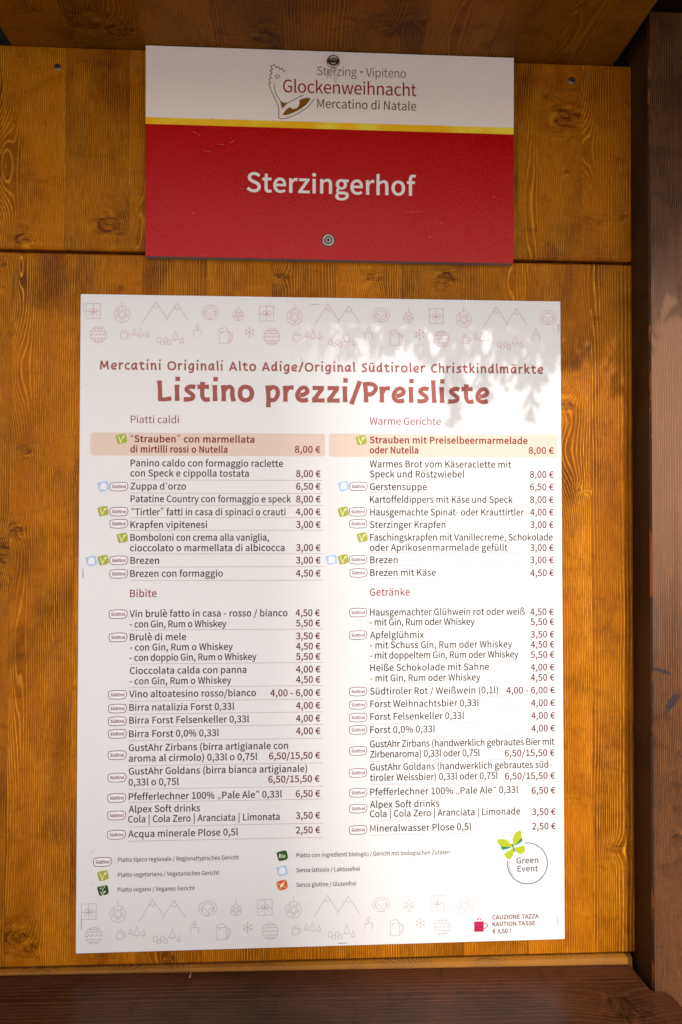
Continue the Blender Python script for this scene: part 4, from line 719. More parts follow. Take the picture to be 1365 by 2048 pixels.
ROWS = '''A|“Strauben” con marmellata|298|962|171|b
A|di mirtilli rossi o Nutella|298|818|226|b
A|8,00 €|1178|1316|228|q
A|Panino caldo con formaggio raclette|299|1115|301
A|con Speck e cippolla tostata|298|932|355
A|8,00 €|1185|1316|358|p
A|Zuppa d‘orzo|299|596|425
A|6,50 €|1185|1316|426|p
A|Patatine Country con formaggio e speck|299|1158|493
A|8,00 €|1185|1316|494|p
A|“Tirtler” fatti in casa di spinaci o crauti|303|1128|563
A|4,00 €|1183|1316|562|p
A|Krapfen vipitenesi|298|708|631
A|3,00 €|1185|1316|630|p
A|Bomboloni con crema alla vaniglia,|298|1040|700
A|cioccolato o marmellata di albicocca|296|1123|756
A|3,00 €|1185|1316|754|p
A|Brezen|298|452|823
A|3,00 €|1184|1316|821|p
A|Brezen con formaggio|297|793|893
A|4,50 €|1184|1316|891|p
B|Strauben mit Preiselbeermarmelade|267|1112|177|b
B|oder Nutella|267|528|231|b
B|8,00 €|1118|1253|234|q
B|Warmes Brot vom Käseraclette mit|267|1025|306
B|Speck und Röstzwiebel|268|774|360
B|8,00 €|1125|1253|362|p
B|Gerstensuppe|268|573|428
B|6,50 €|1126|1253|429|p
B|Kartoffeldippers mit Käse und Speck|268|1033|496
B|8,00 €|1126|1253|497|p
B|Hausgemachte Spinat- oder Krauttirtler|270|1093|564
B|4,00 €|1126|1253|564|p
B|Sterzinger Krapfen|268|673|631
B|3,00 €|1126|1253|631|p
B|Faschingskrapfen mit Vanillecreme, Schokolade|269|1247|699
B|oder Aprikosenmarmelade gefüllt|268|1006|754
B|3,00 €|1126|1253|754|p
B|Brezen|270|417|820
B|3,00 €|1126|1253|820|p
B|Brezen mit Käse|270|621|888
B|4,50 €|1127|1254|889|p
C|Vin brulè fatto in casa - rosso / bianco|293|1139|198
C|4,50 €|1182|1312|193|p
C|- con Gin, Rum o Whiskey|294|812|254
C|5,50 €|1184|1314|248|p
C|Brulè di mele|295|596|323
C|3,50 €|1184|1314|317|p
C|- con Gin, Rum o Whiskey|294|846|378
C|4,50 €|1184|1315|372|p
C|- con doppio Gin, Rum o Whiskey|293|973|433
C|5,50 €|1184|1315|427|p
C|Cioccolata calda con panna|295|919|503
C|4,00 €|1184|1315|495|p
C|- con Gin, Rum o Whiskey|292|838|559
C|4,50 €|1184|1315|550|p
C|Vino altoatesino rosso/bianco|291|970|628
C|4,00 - 6,00 €|1047|1315|622|p
C|Birra natalizia Forst 0,33l|292|854|700
C|4,00 €|1184|1315|689|p
C|Birra Forst Felsenkeller 0,33l|292|933|769
C|4,00 €|1184|1315|758|p
E|Birra Forst 0,0% 0,33l|291|772|92
E|4,00 €|1184|1315|76|p
E|GustAhr Zirbans (birra artigianale con|289|1142|166
E|aroma al cirmolo) 0,33l o 0,75l|289|977|223
E|6,50/15,50 €|1040|1314|210|p
E|GustAhr Goldans (birra bianca artigianale)|289|1244|292
E|0,33l o 0,75l|288|557|351
E|6,50/15,50 €|1036|1311|335|p
E|Pfefferlechner 100% „Pale Ale“ 0,33l|289|1109|428
E|6,50 €|1183|1314|412|p
E|Alpex Soft drinks|288|671|495
E|Cola ||Cola Zero ||Aranciata ||Limonata|286|1097|549
E|3,50 €|1183|1314|529|p
E|Acqua minerale Plose 0,5l|286|874|628
E|2,50 €|1183|1314|607|p
D|Hausgemachter Glühwein rot oder weiß|269|1098|190
D|4,50 €|1126|1253|188|p
D|- mit Gin, Rum oder Whiskey|268|830|243
D|5,50 €|1128|1256|241|p
D|Apfelglühmix|269|558|312
D|3,50 €|1129|1256|308|p
D|- mit Schuss Gin, Rum oder Whiskey|269|1030|366
D|4,50 €|1129|1257|362|p
D|- mit doppeltem Gin, Rum oder Whiskey|269|1064|421
D|5,50 €|1129|1257|417|p
D|Heiße Schokolade mit Sahne|270|906|487
D|4,00 €|1129|1257|484|p
D|- mit Gin, Rum oder Whiskey|270|860|543
D|4,50 €|1129|1257|539|p
D|Südtiroler Rot / Weißwein (0,1l)|269|955|613
D|4,00 - 6,00 €|998|1259|608|p
D|Forst Weihnachtsbier 0,33l|270|852|681
D|4,00 €|1131|1259|675|p
D|Forst Felsenkeller 0,33l|270|773|749
D|4,00 €|1131|1260|743|p
F|Forst 0,0% 0,33l|270|617|70
F|4,00 €|1132|1260|62|p
F|GustAhr Zirbans (handwerklich gebrautes Bier mit|269|1257|146
F|Zirbenaroma) 0,33l oder 0,75l|269|857|201
F|6,50/15,50 €|990|1258|195|p
F|GustAhr Goldans (handwerklich gebrautes süd-|269|1241|270
F|tiroler Weissbier) 0,33l oder 0,75l|269|953|326
F|6,50/15,50 €|991|1260|318|p
F|Pfefferlechner 100% „Pale Ale“ 0,33l|270|1062|403
F|6,50 €|1134|1262|394|p
F|Alpex Soft drinks|268|640|470
F|Cola ||Cola Zero ||Aranciata ||Limonade|268|1073|520
F|3,50 €|1135|1264|509|p
F|Mineralwasser Plose 0,5l|270|811|598
F|2,50 €|1136|1264|586|p'''
for ln_ in ROWS.split('\n'):
    a = ln_.replace('||', '\x00 ').split('|'); k, t, x0, x1, y = a[:5]; t = t.replace('\x00', '|'); st = a[5] if len(a) > 5 else ''
    p0 = cv(k, float(x0), float(y)); p1 = cv(k, float(x1), float(y))
    if st == 'b': sh.text('dish_name', t, p0[0], p1[0], p0[1], 12.8, ink_bold, .042)
    elif st == 'q': sh.text('price', t, p0[0], p1[0], p1[1], 13.0, ink_bold, .030)
    elif st == 'p': sh.text('price', t, p0[0], p1[0], p1[1], 13.0, ink_price, .026)
    else: sh.text('dish_name', t, p0[0], p1[0], p0[1], 13.2, ink_txt, .020)
for k, t, x0, x1, y in [('G', 'Piatto tipico regionale / Regionaltypisches Gericht', 253, 888, 115), ('G', 'Piatto vegetariano / Vegetarisches Gericht', 253, 784, 194), ('G', 'Piatto vegano / Veganes Gericht', 252, 656, 272)]:
    a = cv(k, x0, y); b = cv(k, x1, y); sh.text('legend_text', t, a[0], b[0], a[1], 8.2, ink_leg, .012)
for t, x0, x1, y in [('Piatto con ingredienti biologici / Gericht mit biologischen Zutaten', 593.3, 900, 1714.7), ('Senza lattosio / Laktosefrei', 593, 720, 1744.4), ('Senza glutine / Glutenfrei', 593, 712.6, 1773.7)]:
    sh.text('legend_text', t, x0, x1, y, 8.2, ink_leg, .012)
for t, x0, x1, y in [('CAUZIONE TAZZA', 959, 1202, 469), ('KAUTION TASSE', 959, 1183, 505), ('€ 3,50 !', 960, 1055, 542)]:
    a = cv('H', x0, y); b = cv('H', x1, y); sh.text('deposit_text', t, a[0], b[0], a[1], 8.3, ink_price, .03)

# thin rules
RL = [('A', 297, 1328, (374, 445, 509, 576, 644, 771, 841, 914)), ('B', 267, 1262, (379, 442, 515, 577, 644, 764, 834, 903)), ('C', 293, 1328, (269, 450, 575, 649, 718, 787)),
      ('E', 287, 1328, (112, 245, 371, 441, 572, 649)), ('D', 268, 1270, (261, 436, 557, 631, 702, 770)), ('F', 268, 1276, (93, 222, 347, 415, 541, 617))]
for k, x0, x1, ys in RL:
    for y in ys:
        a = cv(k, x0, y); b = cv(k, x1, y); o = sh.p(*a); W = sh.p(*b).x-o.x
        m = MB(); t = .00020; m.add([sh.uv(o, 0, t, .00009), sh.uv(o, W, t, .00009), sh.uv(o, W, -t, .00009), sh.uv(o, 0, -t, .00009)], [(3, 2, 1, 0)])
        m.build('rule_line', ink_rule, price)
# peach bands behind the two bold rows
for k, x0, x1, y0, y1 in [('A', 84, 1340, 120, 243), ('B', 48, 1272, 126, 250)]:
    a = cv(k, x0, y0); b = cv(k, x1, y1); o = sh.p(*a); W = sh.p(b[0], a[1]).x-o.x; H = o.z-sh.p(a[0], b[1]).z
    c = round_poly([sh.uv(o, 0, -H, .00006), sh.uv(o, W, -H, .00006), sh.uv(o, W, 0, .00006), sh.uv(o, 0, 0, .00006)], .0035)
    m = MB(); m.add(c, [tuple(range(len(c)))]); m.build('highlight_band', ink_band, price)

# badges: drawn once about their centre, then copied
def local(poly, c, s, dy=0): return [((x-c[0])/s, (y-c[1])/s) for x, y in poly]
class Badge:
    """parts: list of (name, material, polys, lines)"""
    def __init__(b, name, layers, label=None): b.name = name; b.layers = layers; b.first = None; b.label = label
    def place(b, px, py):
        c = sh.p(px, py)
        if b.first is None:
            objs = []
            par = price
            for i, (nm, mat, polys, lines, txt) in enumerate(b.layers):
                lift = .00014+.00005*i; m = MB()
                for P in polys:
                    from mathutils.geometry import tessellate_polygon
                    v = [sh.uv(c, x*D/F, -y*D/F, lift) for x, y in P]
                    m.add(v, [tuple(t) for t in tessellate_polygon([[Vector((a.x, a.z, 0)) for a in v]])])
                for j, (P, w, cl) in enumerate(lines):
                    v, f = ribbon(P, w, cl); m.add([sh.uv(c, x*D/F, -y*D/F, lift+.00001*j) for x, y in v], f)
                if txt:
                    t, w0, cap, wg = txt; k = cap*D/F; cx = 0; g = [glyph(ch, wg) for ch in t]; tot = sum(a[0] for a in g)*k; sx = w0*D/F/tot
                    for adv, vv, ff in g:
                        m.add([sh.uv(c, ((cx+a[0])*k-tot/2)*sx, (a[1]-.5)*k, lift) for a in vv], ff); cx += adv
                o = m.build(nm, mat, par, origin=Vector((c.x, sh.y, c.z)) if i == 0 else None)
                if i == 0: par = o
                objs.append(o)
            b.first = objs; b.c = Vector((c.x, sh.y, c.z))
            if b.label: objs[0]['label'] = b.label
        else:
            new = []
            for i, o in enumerate(b.first):
                d = o.copy(); COL.objects.link(d); new.append(d)
                if i: d.parent = new[0]
            new[0].location = Vector((c.x, sh.y, c.z)) - world_loc(price)
so = local([(150, 520), (158, 480), (180, 462), (320, 437), (450, 430), (620, 437), (700, 450), (722, 475), (745, 560), (735, 610), (690, 695), (600, 715), (430, 727), (200, 712), (172, 690), (145, 600)], (447, 578), 17.06)
regional = Badge('regional_badge', [('regional_badge', ink_white, [so], [], None), ('badge_outline', ink_badge, [], [(so, 1.25, True)], ('Südtirol', 27.5, 5.8, .05))])
for k, L in {'A': [(237, 410), (237, 544), (237, 609), (237, 805), (236, 877)], 'B': [(208, 409), (206, 545), (206, 609), (206, 801), (208, 872)], 'C': [(233, 183), (233, 307), (230, 614), (230, 688), (229, 756)],
             'D': [(206, 174), (206, 295), (206, 597), (206, 668), (206, 736)], 'E': [(229, 74), (228, 188), (227, 308), (226, 417), (225, 511), (224, 614)], 'F': [(206, 53), (206, 165), (206, 283), (206, 389), (206, 474), (206, 588)], 'G': [(173, 115)]}.items():
    for x, y in L: regional.place(*cv(k, x, y))
sq = local([(250, 960), (270, 948), (400, 905), (555, 882), (582, 892), (600, 930), (630, 1040), (634, 1150), (615, 1172), (560, 1200), (440, 1228), (345, 1236), (325, 1215), (290, 1110)], (443, 1063), 17.06)
vl = [(local([(345, 975), (385, 1060), (412, 1140), (428, 1205)], (443, 1063), 17.06), 1.5, False), (local([(428, 1205), (446, 1110), (485, 1030), (540, 985)], (443, 1063), 17.06), 1.5, False)]
leaf = local([(465, 1020), (490, 972), (570, 930), (552, 1000), (520, 1028)], (443, 1063), 17.06)
veg = Badge('vegetarian_badge', [('vegetarian_badge', ink_green, [sq], [], None), ('leaf_mark', ink_cream, [leaf], vl, None)])
for k, L in {'A': [(249, 155), (151, 542), (254, 685), (152, 804)], 'B': [(221, 162), (125, 545), (227, 682), (125, 800)], 'G': [(174, 188)]}.items():
    for x, y in L: veg.place(*cv(k, x, y))
cart = local([(325, 850), (365, 765), (490, 765), (535, 840), (535, 975), (325, 990)], (420, 880), 17.06)
lac = Badge('lactose_free_badge', [('lactose_free_badge', ink_blue, [[(x*1.0, y) for x, y in sq]], [([(-11, -5), (11, 6)], .8, False)], None), ('carton_mark', ink_white, [cart], [], None)])
for k, L in {'A': [(152, 409), (88, 808)], 'B': [(127, 408), (62, 802)], 'G': [(1114, 162)]}.items():
    for x, y in L: lac.place(*cv(k, x, y))
vgl = [([(-5, 2), (-2, 6), (0, 11)], 1.1, False), ([(0, 11), (1.5, 5), (5, 1)], 1.1, False), ([(-5.5, -3.5), (-3, -7), (2, -9.5), (5, -9), (3, -5.5), (-1, -3)], .8, True), ([(0, 5), (-1, 0), (1, -3)], .7, False)]
vegan = Badge('vegan_badge', [('vegan_badge', ink_dgreen, [sq], [], None), ('plant_mark', ink_cream, [[(1, 5), (2, 2), (6, 0), (5, 3.5)]], vgl, None)])
vegan.place(*cv('G', 174, 265))
bio = Badge('organic_badge', [('organic_badge', ink_dgreen, [sq], [], None), ('badge_lettering', ink_cream, [], [], ('Bio', 13.5, 7.2, .02))]); bio.place(*cv('G', 1115, 83))
glu = Badge('gluten_free_badge', [('gluten_free_badge', ink_org, [sq], [], None), ('ear_mark', ink_cream, [[(-3.5, 4.5), (-4, 0), (0, -4), (4, -6.5), (4, -1), (1, 3)]], [([(-10.5, -5), (10, 6)], .9, False), ([(-6, 10), (7, -10)], 1.0, False)], None)])
glu.place(*cv('G', 1114, 237))

# event emblem with butterfly
g = lambda P: [(980+x/10.5, 1650+y/10.5) for x, y in P]
emb = empty('x', (0, 0, 0), '', None); bpy.data.objects.remove(emb)
m = MB(); ring = [(790+420*math.sin(R(a)), 805-430*math.cos(R(a))) for a in range(-7, 279, 4)]
m = MB(); sh.line(g(ring), 2.1, .00012, m); ring_o = m.build('event_emblem', ink_grey, price); ring_o['label'] = 'round grey event emblem with a lime green butterfly'
sh.text('emblem_lettering', 'Green', 980+558/10.5, 980+1022/10.5, 1650+805/10.5, 11.4, ink_grey, .04, parent=ring_o)
sh.text('emblem_lettering', 'Event', 980+582/10.5, 980+1015/10.5, 1650+978/10.5, 11.4, ink_grey, .04, parent=ring_o)
BF = [('wing', ink_lime, [[(150, 325), (190, 295), (290, 288), (380, 335), (450, 405), (480, 455), (230, 450), (165, 370)], [(300, 605), (495, 480), (505, 560), (490, 640), (430, 720), (375, 715), (320, 660)], [(490, 450), (478, 300), (530, 175), (630, 105), (655, 130), (670, 265), (505, 440)], [(510, 480), (725, 428), (740, 540), (700, 605), (630, 605), (555, 560)]]),
      ('wing_stripe', ink_mgreen, [[(230, 450), (475, 460), (330, 512), (255, 515)], [(505, 445), (670, 265), (692, 320), (650, 365)]]), ('wing_stripe', ink_sky, [[(260, 517), (330, 512), (475, 468), (300, 605), (275, 545)], [(505, 450), (650, 370), (700, 365), (725, 425), (520, 475)]])]
for i, (nm, mt, pol) in enumerate(BF): sh.shape(nm, [g(P) for P in pol], mt, .00015+.00003*i, ring_o)
m = MB(); sh.line(g([(462, 390), (528, 570)]), 2.3, .00028, m); m.build('butterfly_body', ink_mgreen, ring_o)
def arc_text(txt, a0, a1, rad, cap, mat, wg):
    c = sh.p(980+790/10.5, 1650+805/10.5); m = MB(); gl = [glyph(ch, wg) for ch in txt]; tot = sum(x[0] for x in gl); cx = 0
    for adv, vv, ff in gl:
        a = R(a0+(a1-a0)*(cx+adv/2)/tot); o = c + sh.ex*(math.cos(a)*rad*D/F) + sh.ez*(math.sin(a)*rad*D/F)
        tx, tz = (-math.sin(a), math.cos(a)); nx, nz = (-math.cos(a), -math.sin(a)); k = cap*D/F
        m.add([sh.uv(o, ((v[0]-adv/2)*tx+v[1]*nx)*k, ((v[0]-adv/2)*tz+v[1]*nz)*k, .00012) for v in vv], ff); cx += adv
    m.build('emblem_lettering', mat, ring_o)
arc_text('KlimaLand', 172, 226, 38.3, 3.6, ink_grey, .03); arc_text('Südtirol Alto Adige', 230, 320, 38.3, 3.6, ink_lgrey, 0)
# deposit mug
g = lambda P: [(930+x/6.825, 1780+y/6.825) for x, y in P]
mo = sh.shape('mug_symbol', [g([(128, 430), (258, 427), (258, 562), (252, 568), (132, 571), (128, 566)])], ink_mug, .00012); mo['label'] = 'small raspberry red mug symbol'
m = MB(); sh.line(g([(256, 459), (285, 455), (308, 465), (313, 490), (298, 512), (258, 528)]), 1.5, .00015, m); m.build('mug_handle', ink_mug, mo)
sh.shape('steam', [g([(165, 412), (178, 388), (214, 360), (192, 388), (186, 412)]), g([(205, 412), (212, 395), (232, 378), (222, 400), (218, 412)])], ink_mug, .00015, mo)

# border drawings, two rows, three repeats, top and bottom
def T1(P): return [(150+x/5.25, 600+y/5.25) for x, y in P]
def T2(P): return [(400+x/5.25, 600+y/5.25) for x, y in P]
def circ(cx, cy, r, n=20, ry=None): return [(cx+r*math.cos(2*math.pi*k/n), cy+(ry or r)*math.sin(2*math.pi*k/n)) for k in range(n)]
def star(cx, cy, a, b): return [(cx+(a if k % 2 == 0 else b)*math.sin(math.pi*k/5), cy-(a if k % 2 == 0 else b)*math.cos(math.pi*k/5)) for k in range(10)]
def tri(cx, t, b, hw): return [(([(cx, t), (cx-hw, b), (cx+hw, b)]), True), ([(cx, b), (cx, b+16)], False)]
def bauble(cx, cy, r, top, st, sr_, dots): return [([(cx, top), (cx, cy-r)], False), (circ(cx, cy, r, 28), True), (star(cx, cy, st, st*.48), True)] + [(circ(cx+x, cy+y, sr_, 8), True) for x, y in dots]
zig = [(166+i*13.8, 362+(12 if i % 3 == 1 else (-12 if i % 3 == 2 else 0))) for i in range(13)]
MOT = [
 ('gift_drawing', T1, [([(118, 38), (270, 38), (270, 196), (120, 196)], True), ([(194, 38), (194, 196)], False), ([(118, 123), (270, 123)], False), (circ(170, 110, 18, 12), True), (circ(219, 110, 18, 12), True), ([(192, 126), (172, 142), (150, 160)], False), ([(197, 126), (216, 142), (240, 160)], False)]),
 ('bauble_drawing', T1, bauble(496, 153, 84, 10, 50, 11, [(-38, -45), (34, -43), (-54, 15), (51, 15), (-1, 52)])),
 ('mountain_drawing', T1, [([(710, 240), (852, 18), (968, 190)], False), ([(816, 74), (840, 66), (860, 90), (884, 66)], False), ([(955, 217), (1073, 35), (1192, 214)], False), ([(1036, 94), (1056, 84), (1080, 106), (1099, 84)], False)]),
 ('pretzel_drawing', T2, [(circ(110, 132, 90, 28, 76), True), (catmull([(62, 165), (46, 140), (60, 102), (110, 82), (160, 102), (174, 140), (158, 165)], False, 4), False), (catmull([(48, 128), (70, 122), (108, 158), (122, 190), (108, 206)], False, 4), False), (catmull([(48, 128), (62, 165), (90, 182), (98, 208)], False, 4), False), (catmull([(168, 130), (148, 122), (118, 150)], False, 4), False), (catmull([(168, 130), (156, 160), (126, 182)], False, 4), False)]),
 ('small_bauble_drawing', T2, bauble(404, 160, 56, 50, 30, 7, [(-25, -30), (24, -29), (-37, 10), (35, 10), (0, 37)])),
 ('ball_drawing', T1, [(circ(248, 363, 85, 28), True), ([(171, 328), (325, 328)], False), ([(173, 402), (323, 402)], False), ([(196, 297), (300, 297)], False), ([(196, 431), (300, 431)], False), (zig, False), ([(215, 297), (215, 328)], False), ([(250, 297), (250, 328)], False), ([(283, 297), (283, 328)], False), ([(215, 402), (215, 431)], False), ([(250, 402), (250, 431)], False), ([(283, 402), (283, 431)], False)]),
 ('mug_drawing', T1, [([(482, 345), (482, 395), (494, 411), (540, 411), (552, 395), (552, 345)], True), ([(552, 350), (570, 350), (577, 368), (568, 384), (552, 388)], False), ([(497, 336), (499, 310)], False), ([(517, 336), (519, 310)], False), ([(537, 336), (541, 310)], False)]),
 ('fir_drawing', T1, tri(627, 300, 360, 22) + tri(692, 285, 377, 30) + tri(762, 315, 380, 20)),
 ('village_drawing', T1, [([(862, 445), (862, 405), (882, 388), (901, 405), (901, 445)], True), ([(900, 465), (900, 430), (938, 430), (938, 465)], True), ([(935, 445), (935, 405), (953, 390), (972, 405), (972, 445)], True), ([(970, 467), (970, 430), (988, 416), (1007, 430), (1007, 467)], True)] + tri(1058, 325, 415, 32) + tri(1125, 388, 448, 22)),
 ('candle_drawing', T1, [([(1250, 385), (1250, 320), (1328, 320), (1328, 385)], False), ([(1288, 252), (1304, 284), (1288, 307), (1272, 284)], True)]),
 ('beer_mug_drawing', T2, [([(205, 320), (205, 455), (303, 455), (303, 325)], False), (catmull([(205, 322), (212, 302), (232, 300), (255, 289), (282, 302), (303, 326)], False, 3), False), ([(205, 330), (222, 330), (231, 360), (240, 330), (303, 330)], False), ([(303, 337), (340, 345), (344, 400), (322, 448), (303, 453)], False), ([(303, 354), (328, 360), (330, 398), (317, 428), (303, 432)], False)]),
 ('snowflake_drawing', T2, [([(522, 278), (522, 402)], False), ([(473, 311), (571, 367)], False), ([(473, 367), (571, 311)], False)] + [([(522+48*math.cos(a-.22)+0, 339+48*math.sin(a-.22)), (522+34*math.cos(a), 339+34*math.sin(a)), (522+48*math.cos(a+.22), 339+48*math.sin(a+.22))], False) for a in [R(30+60*k) for k in range(6)]]),
]
og = sh.p(187, 622); per = (sh.p(873, 632)-og)/2; dn = sh.p(178, 1823)-og
for nm, T, parts_ in MOT:
    lw = .00047
    for set_i in range(2):
        first = None
        for k in range(3):
            if set_i == 0 and k == 2 and nm in ('small_bauble_drawing', 'beer_mug_drawing', 'snowflake_drawing'): continue
            if set_i == 1 and k == 2 and nm in ('small_bauble_drawing', 'mug_drawing', 'fir_drawing', 'village_drawing', 'candle_drawing', 'beer_mug_drawing', 'snowflake_drawing'): continue
            off = per*k + (dn if set_i else Vector((0, 0, 0)))
            faded = set_i == 1 and k == 2 and nm in ('mountain_drawing', 'pretzel_drawing')
            if first is None or faded:
                m = MB(); o = None
                for j, (P, cl) in enumerate(parts_):
                    P2 = T(P)
                    if o is None: o = sh.p(*P2[0])
                    W3 = [sh.p(*a) for a in P2]
                    v, f = ribbon([(a.x, a.z) for a in W3], lw, cl)
                    m.add([Vector((a[0], sh.y-.0001-.000006*j, a[1]))+off for a in v], f)
                mat = ink_draw3 if faded else (ink_draw2 if set_i else ink_draw)
                b = m.build(nm, mat, price, origin=Vector((o.x, sh.y, o.z))+off)
                if first is None: first = b; fk = k
            else:
                d = first.copy(); COL.objects.link(d); d.location = first.location + per*(k-fk)

# staples: legs pushed in, crown standing a little proud
for i, (px, py, vert, dk, ln) in enumerate([(168, 617, 1, 0, 18), (629, 609, 0, 0, 17), (1117, 657, 1, 0, 18), (166.5, 1147, 1, 1, 18), (1114.5, 1177, 1, 0, 18), (163.5, 1848, 1, 1, 20), (686, 1886, 0, 1, 18), (1116, 1842, 1, 0, 18)]):
    c = sh.p(px, py); h = ln/2*D/F; d = Vector((0, 0, 1)) if vert else Vector((1, 0, .02)); d.normalize(); yo = Vector((0, -1, 0))
    m = MB(); m.tube([c-d*h+yo*-.001, c-d*h*.99+yo*.0003, c+d*h*.99+yo*.0005, c+d*h+yo*-.001], .00021, 6)
    m.build('staple', dark_wire if dk else wire, price, True)
# scuffs: short pencil-thin scratches on the sheet
scr = ink('scratch_grey', (.45, .40, .38)); random.seed(5); m = MB()
for px, py, a, l in [(172, 771, -40, 8), (157, 886, 10, 6), (985, 1151, 25, 10), (182, 1707, -55, 12), (578, 1015, -60, 4), (182, 1770, -60, 4), (1152-30, 1640, 10, 3), (720, 1240, 60, 6), (470, 1844, 50, 3), (1093, 1671, 40, 5), (618, 1806, 20, 4)]:
    dx, dy = math.cos(R(a))*l, math.sin(R(a))*l; sh.line([(px, py), (px+dx*.5, py+dy*.5+.6), (px+dx, py+dy)], .8, .00011, m)
for k in range(40):
    px, py = random.uniform(170, 1110), random.uniform(610, 1890); sh.line([(px, py), (px+random.uniform(-1, 1), py+random.uniform(.6, 1.2))], .9, .00011, m)
m.build('scuff_marks', scr, price)['kind'] = 'stuff'

# ---------------------------------------------------------------- stall sign
yG = -0.0080; GR = R(0.02)
C4 = [(292, 91), (1028, 116), (1027, 527), (291, 512)]
q = [at(px, py, yG) for px, py in C4]
sign = empty('name_sign', (q[2]+q[3])/2, 'landscape sign, white top with bell drawing and red lower field with white lettering', 'sign')
def gloss(name, col, rough, bump):
    n = N(name); P, *_ = n.pos()
    n.put(n.b.inputs['Base Color'], n.mix(n.sstep(n.noise(P, 9, 4, .6), .4, .75, 0, .3), col, tuple(v*.88 for v in col)))
    n.b.inputs['Roughness'].default_value = rough; n.b.inputs['Specular IOR Level'].default_value = .5
    n.b.inputs['Specular IOR Level'].default_value = .26; n.bump(n.noise(P, 640, 2, .7), bump, .0009); return n.m
sg_red = gloss('red_enamel_print', (.46, .0003, .002), .12, .6); sg_white = gloss('cream_white_enamel_print', (.93, .81, .74), .3, .10)
sg_yel = N('yellow_stripe_print'); Pz, *_ = sg_yel.pos()
sg_yel.put(sg_yel.b.inputs['Base Color'], sg_yel.mix(sg_yel.sstep(sg_yel.noise(Pz, 28, 3), .42, .62), (.95, .52, .010), (.95, .74, .06))); sg_yel.b.inputs['Roughness'].default_value = .3; sg_yel = sg_yel.m
edge_m = plain('grey_panel_edge', (.16, .13, .125), .5)
rp = round_poly([q[3], q[2], q[1], q[0]], .0008); n_ = len(rp)
m = MB(); vs = [Vector((p.x, yG, p.z)) for p in rp] + [Vector((p.x, -.0003, p.z)) for p in rp]
m.add(vs, [tuple(range(n_)), tuple(range(n_, 2*n_))[::-1]] + [((i+1) % n_, i, n_+i, n_+(i+1) % n_) for i in range(n_)]); m.build('sign_panel', edge_m, sign)
sg = Sheet(yG, GR, sign)
def cutpoly(z0, z1):                       # the part of the panel face between two levels (z measured along the tilted stripe)
    c = rp; 
    def clip(P, f):
        out = []
        for i in range(len(P)):
            a, b = P[i-1], P[i]; fa, fb = f(a), f(b)
            if (fa >= 0) != (fb >= 0): out.append(a.lerp(b, fa/(fa-fb)))
            if fb >= 0: out.append(b)
        return out
    if z0 is not None: c = clip(c, lambda p: p.z-z0)
    if z1 is not None: c = clip(c, lambda p: z1-p.z)
    return c
zy1, zy0 = (at(292, 236, yG).z+at(1028, 254, yG).z)/2, (at(292, 249.5, yG).z+at(1028, 267.5, yG).z)/2
for nm, a, b, mt in [('white_field', zy1, None, sg_white), ('yellow_stripe', zy0, zy1, sg_yel), ('red_field', None, zy0, sg_red)]:
    P = cutpoly(a, b); m = MB(); m.add([Vector((p.x, yG-.0002, p.z)) for p in P], [tuple(range(len(P)))]); m.build(nm, mt, sign)
sg.y = yG-.0002
i_gold = ink('brown_gold_ink', (.23, .095, .010), .35); i_line = ink('brown_line_ink', (.15, .062, .016), .35); i_red = ink('deep_red_ink', (.33, .002, .006), .35); i_soft = ink('grey_brown_ink', (.22, .14, .09), .35); i_brn = ink('dark_brown_ink', (.10, .040, .012), .35); i_wh = ink('sign_white_ink', (.80, .74, .68), .3)
cs_ = lambda x, y: (500+x/3.792, 100+y/3.792)
a, b = cs_(511, 190), cs_(1184, 205); sg.text('sign_lettering', 'Sterzing · Vipiteno', a[0], b[0], a[1], 17.2, i_soft, -.004)
a, b = cs_(252, 320), cs_(1264, 342); sg.text('sign_lettering', 'Glockenweihnacht', a[0], b[0], a[1], 25.0, i_red, .004)
a, b = cs_(512, 438), cs_(1262, 456); sg.text('sign_lettering', 'Mercatino di Natale', a[0], b[0], a[1], 17.4, i_brn, .002)
sg.text('stall_name', 'Sterzingerhof', 493.8, 832.7, 382.8, 37.5, i_wh, .022)
g = lambda P: [(530+x/12.41, 120+y/12.41) for x, y in P]
m = MB()
sg.line(g([(520, 255), (470, 285), (425, 205), (378, 238), (335, 160), (280, 190), (237, 115), (150, 155), (190, 238), (130, 268), (178, 345), (120, 375), (165, 455), (105, 480), (148, 570), (90, 598)]), 1.5, .0001, m)
sg.line(g(catmull([(90, 598), (130, 670), (190, 830), (270, 990), (330, 1130), (352, 1260), (345, 1390), (352, 1437), (380, 1455), (470, 1460), (620, 1420), (820, 1330), (1000, 1220), (1140, 1090), (1230, 955)], False, 3)), 1.4, .00014, m)
sg.line(g(catmull([(262, 610), (240, 660), (245, 730), (300, 870), (385, 1015)], False, 3)), 1.2, .0001, m)
sg.line(g(catmull([(590, 1055), (730, 985), (850, 920), (965, 878)], False, 3)), 1.3, .00012, m)
sg.line(g([(262, 420), (275, 388), (310, 372), (350, 375), (372, 408), (290, 458)]), 1.3, .0001, m, True)
lo = m.build('bell_drawing', i_line, sign)
sg.shape('bell_shading', [g([(370, 990), (420, 1040), (500, 1070), (590, 1052), (625, 1036), (520, 1120), (430, 1222), (405, 1110)]),
    g([(445, 1360), (480, 1300), (540, 1225), (620, 1165), (660, 1200), (730, 1217), (800, 1192), (848, 1130), (865, 1060), (856, 1003), (920, 970), (1020, 945), (1100, 940), (1130, 955), (1110, 1010), (1030, 1110), (900, 1210), (750, 1290), (600, 1350), (500, 1374)])], i_gold, .00018, lo)
m = MB()
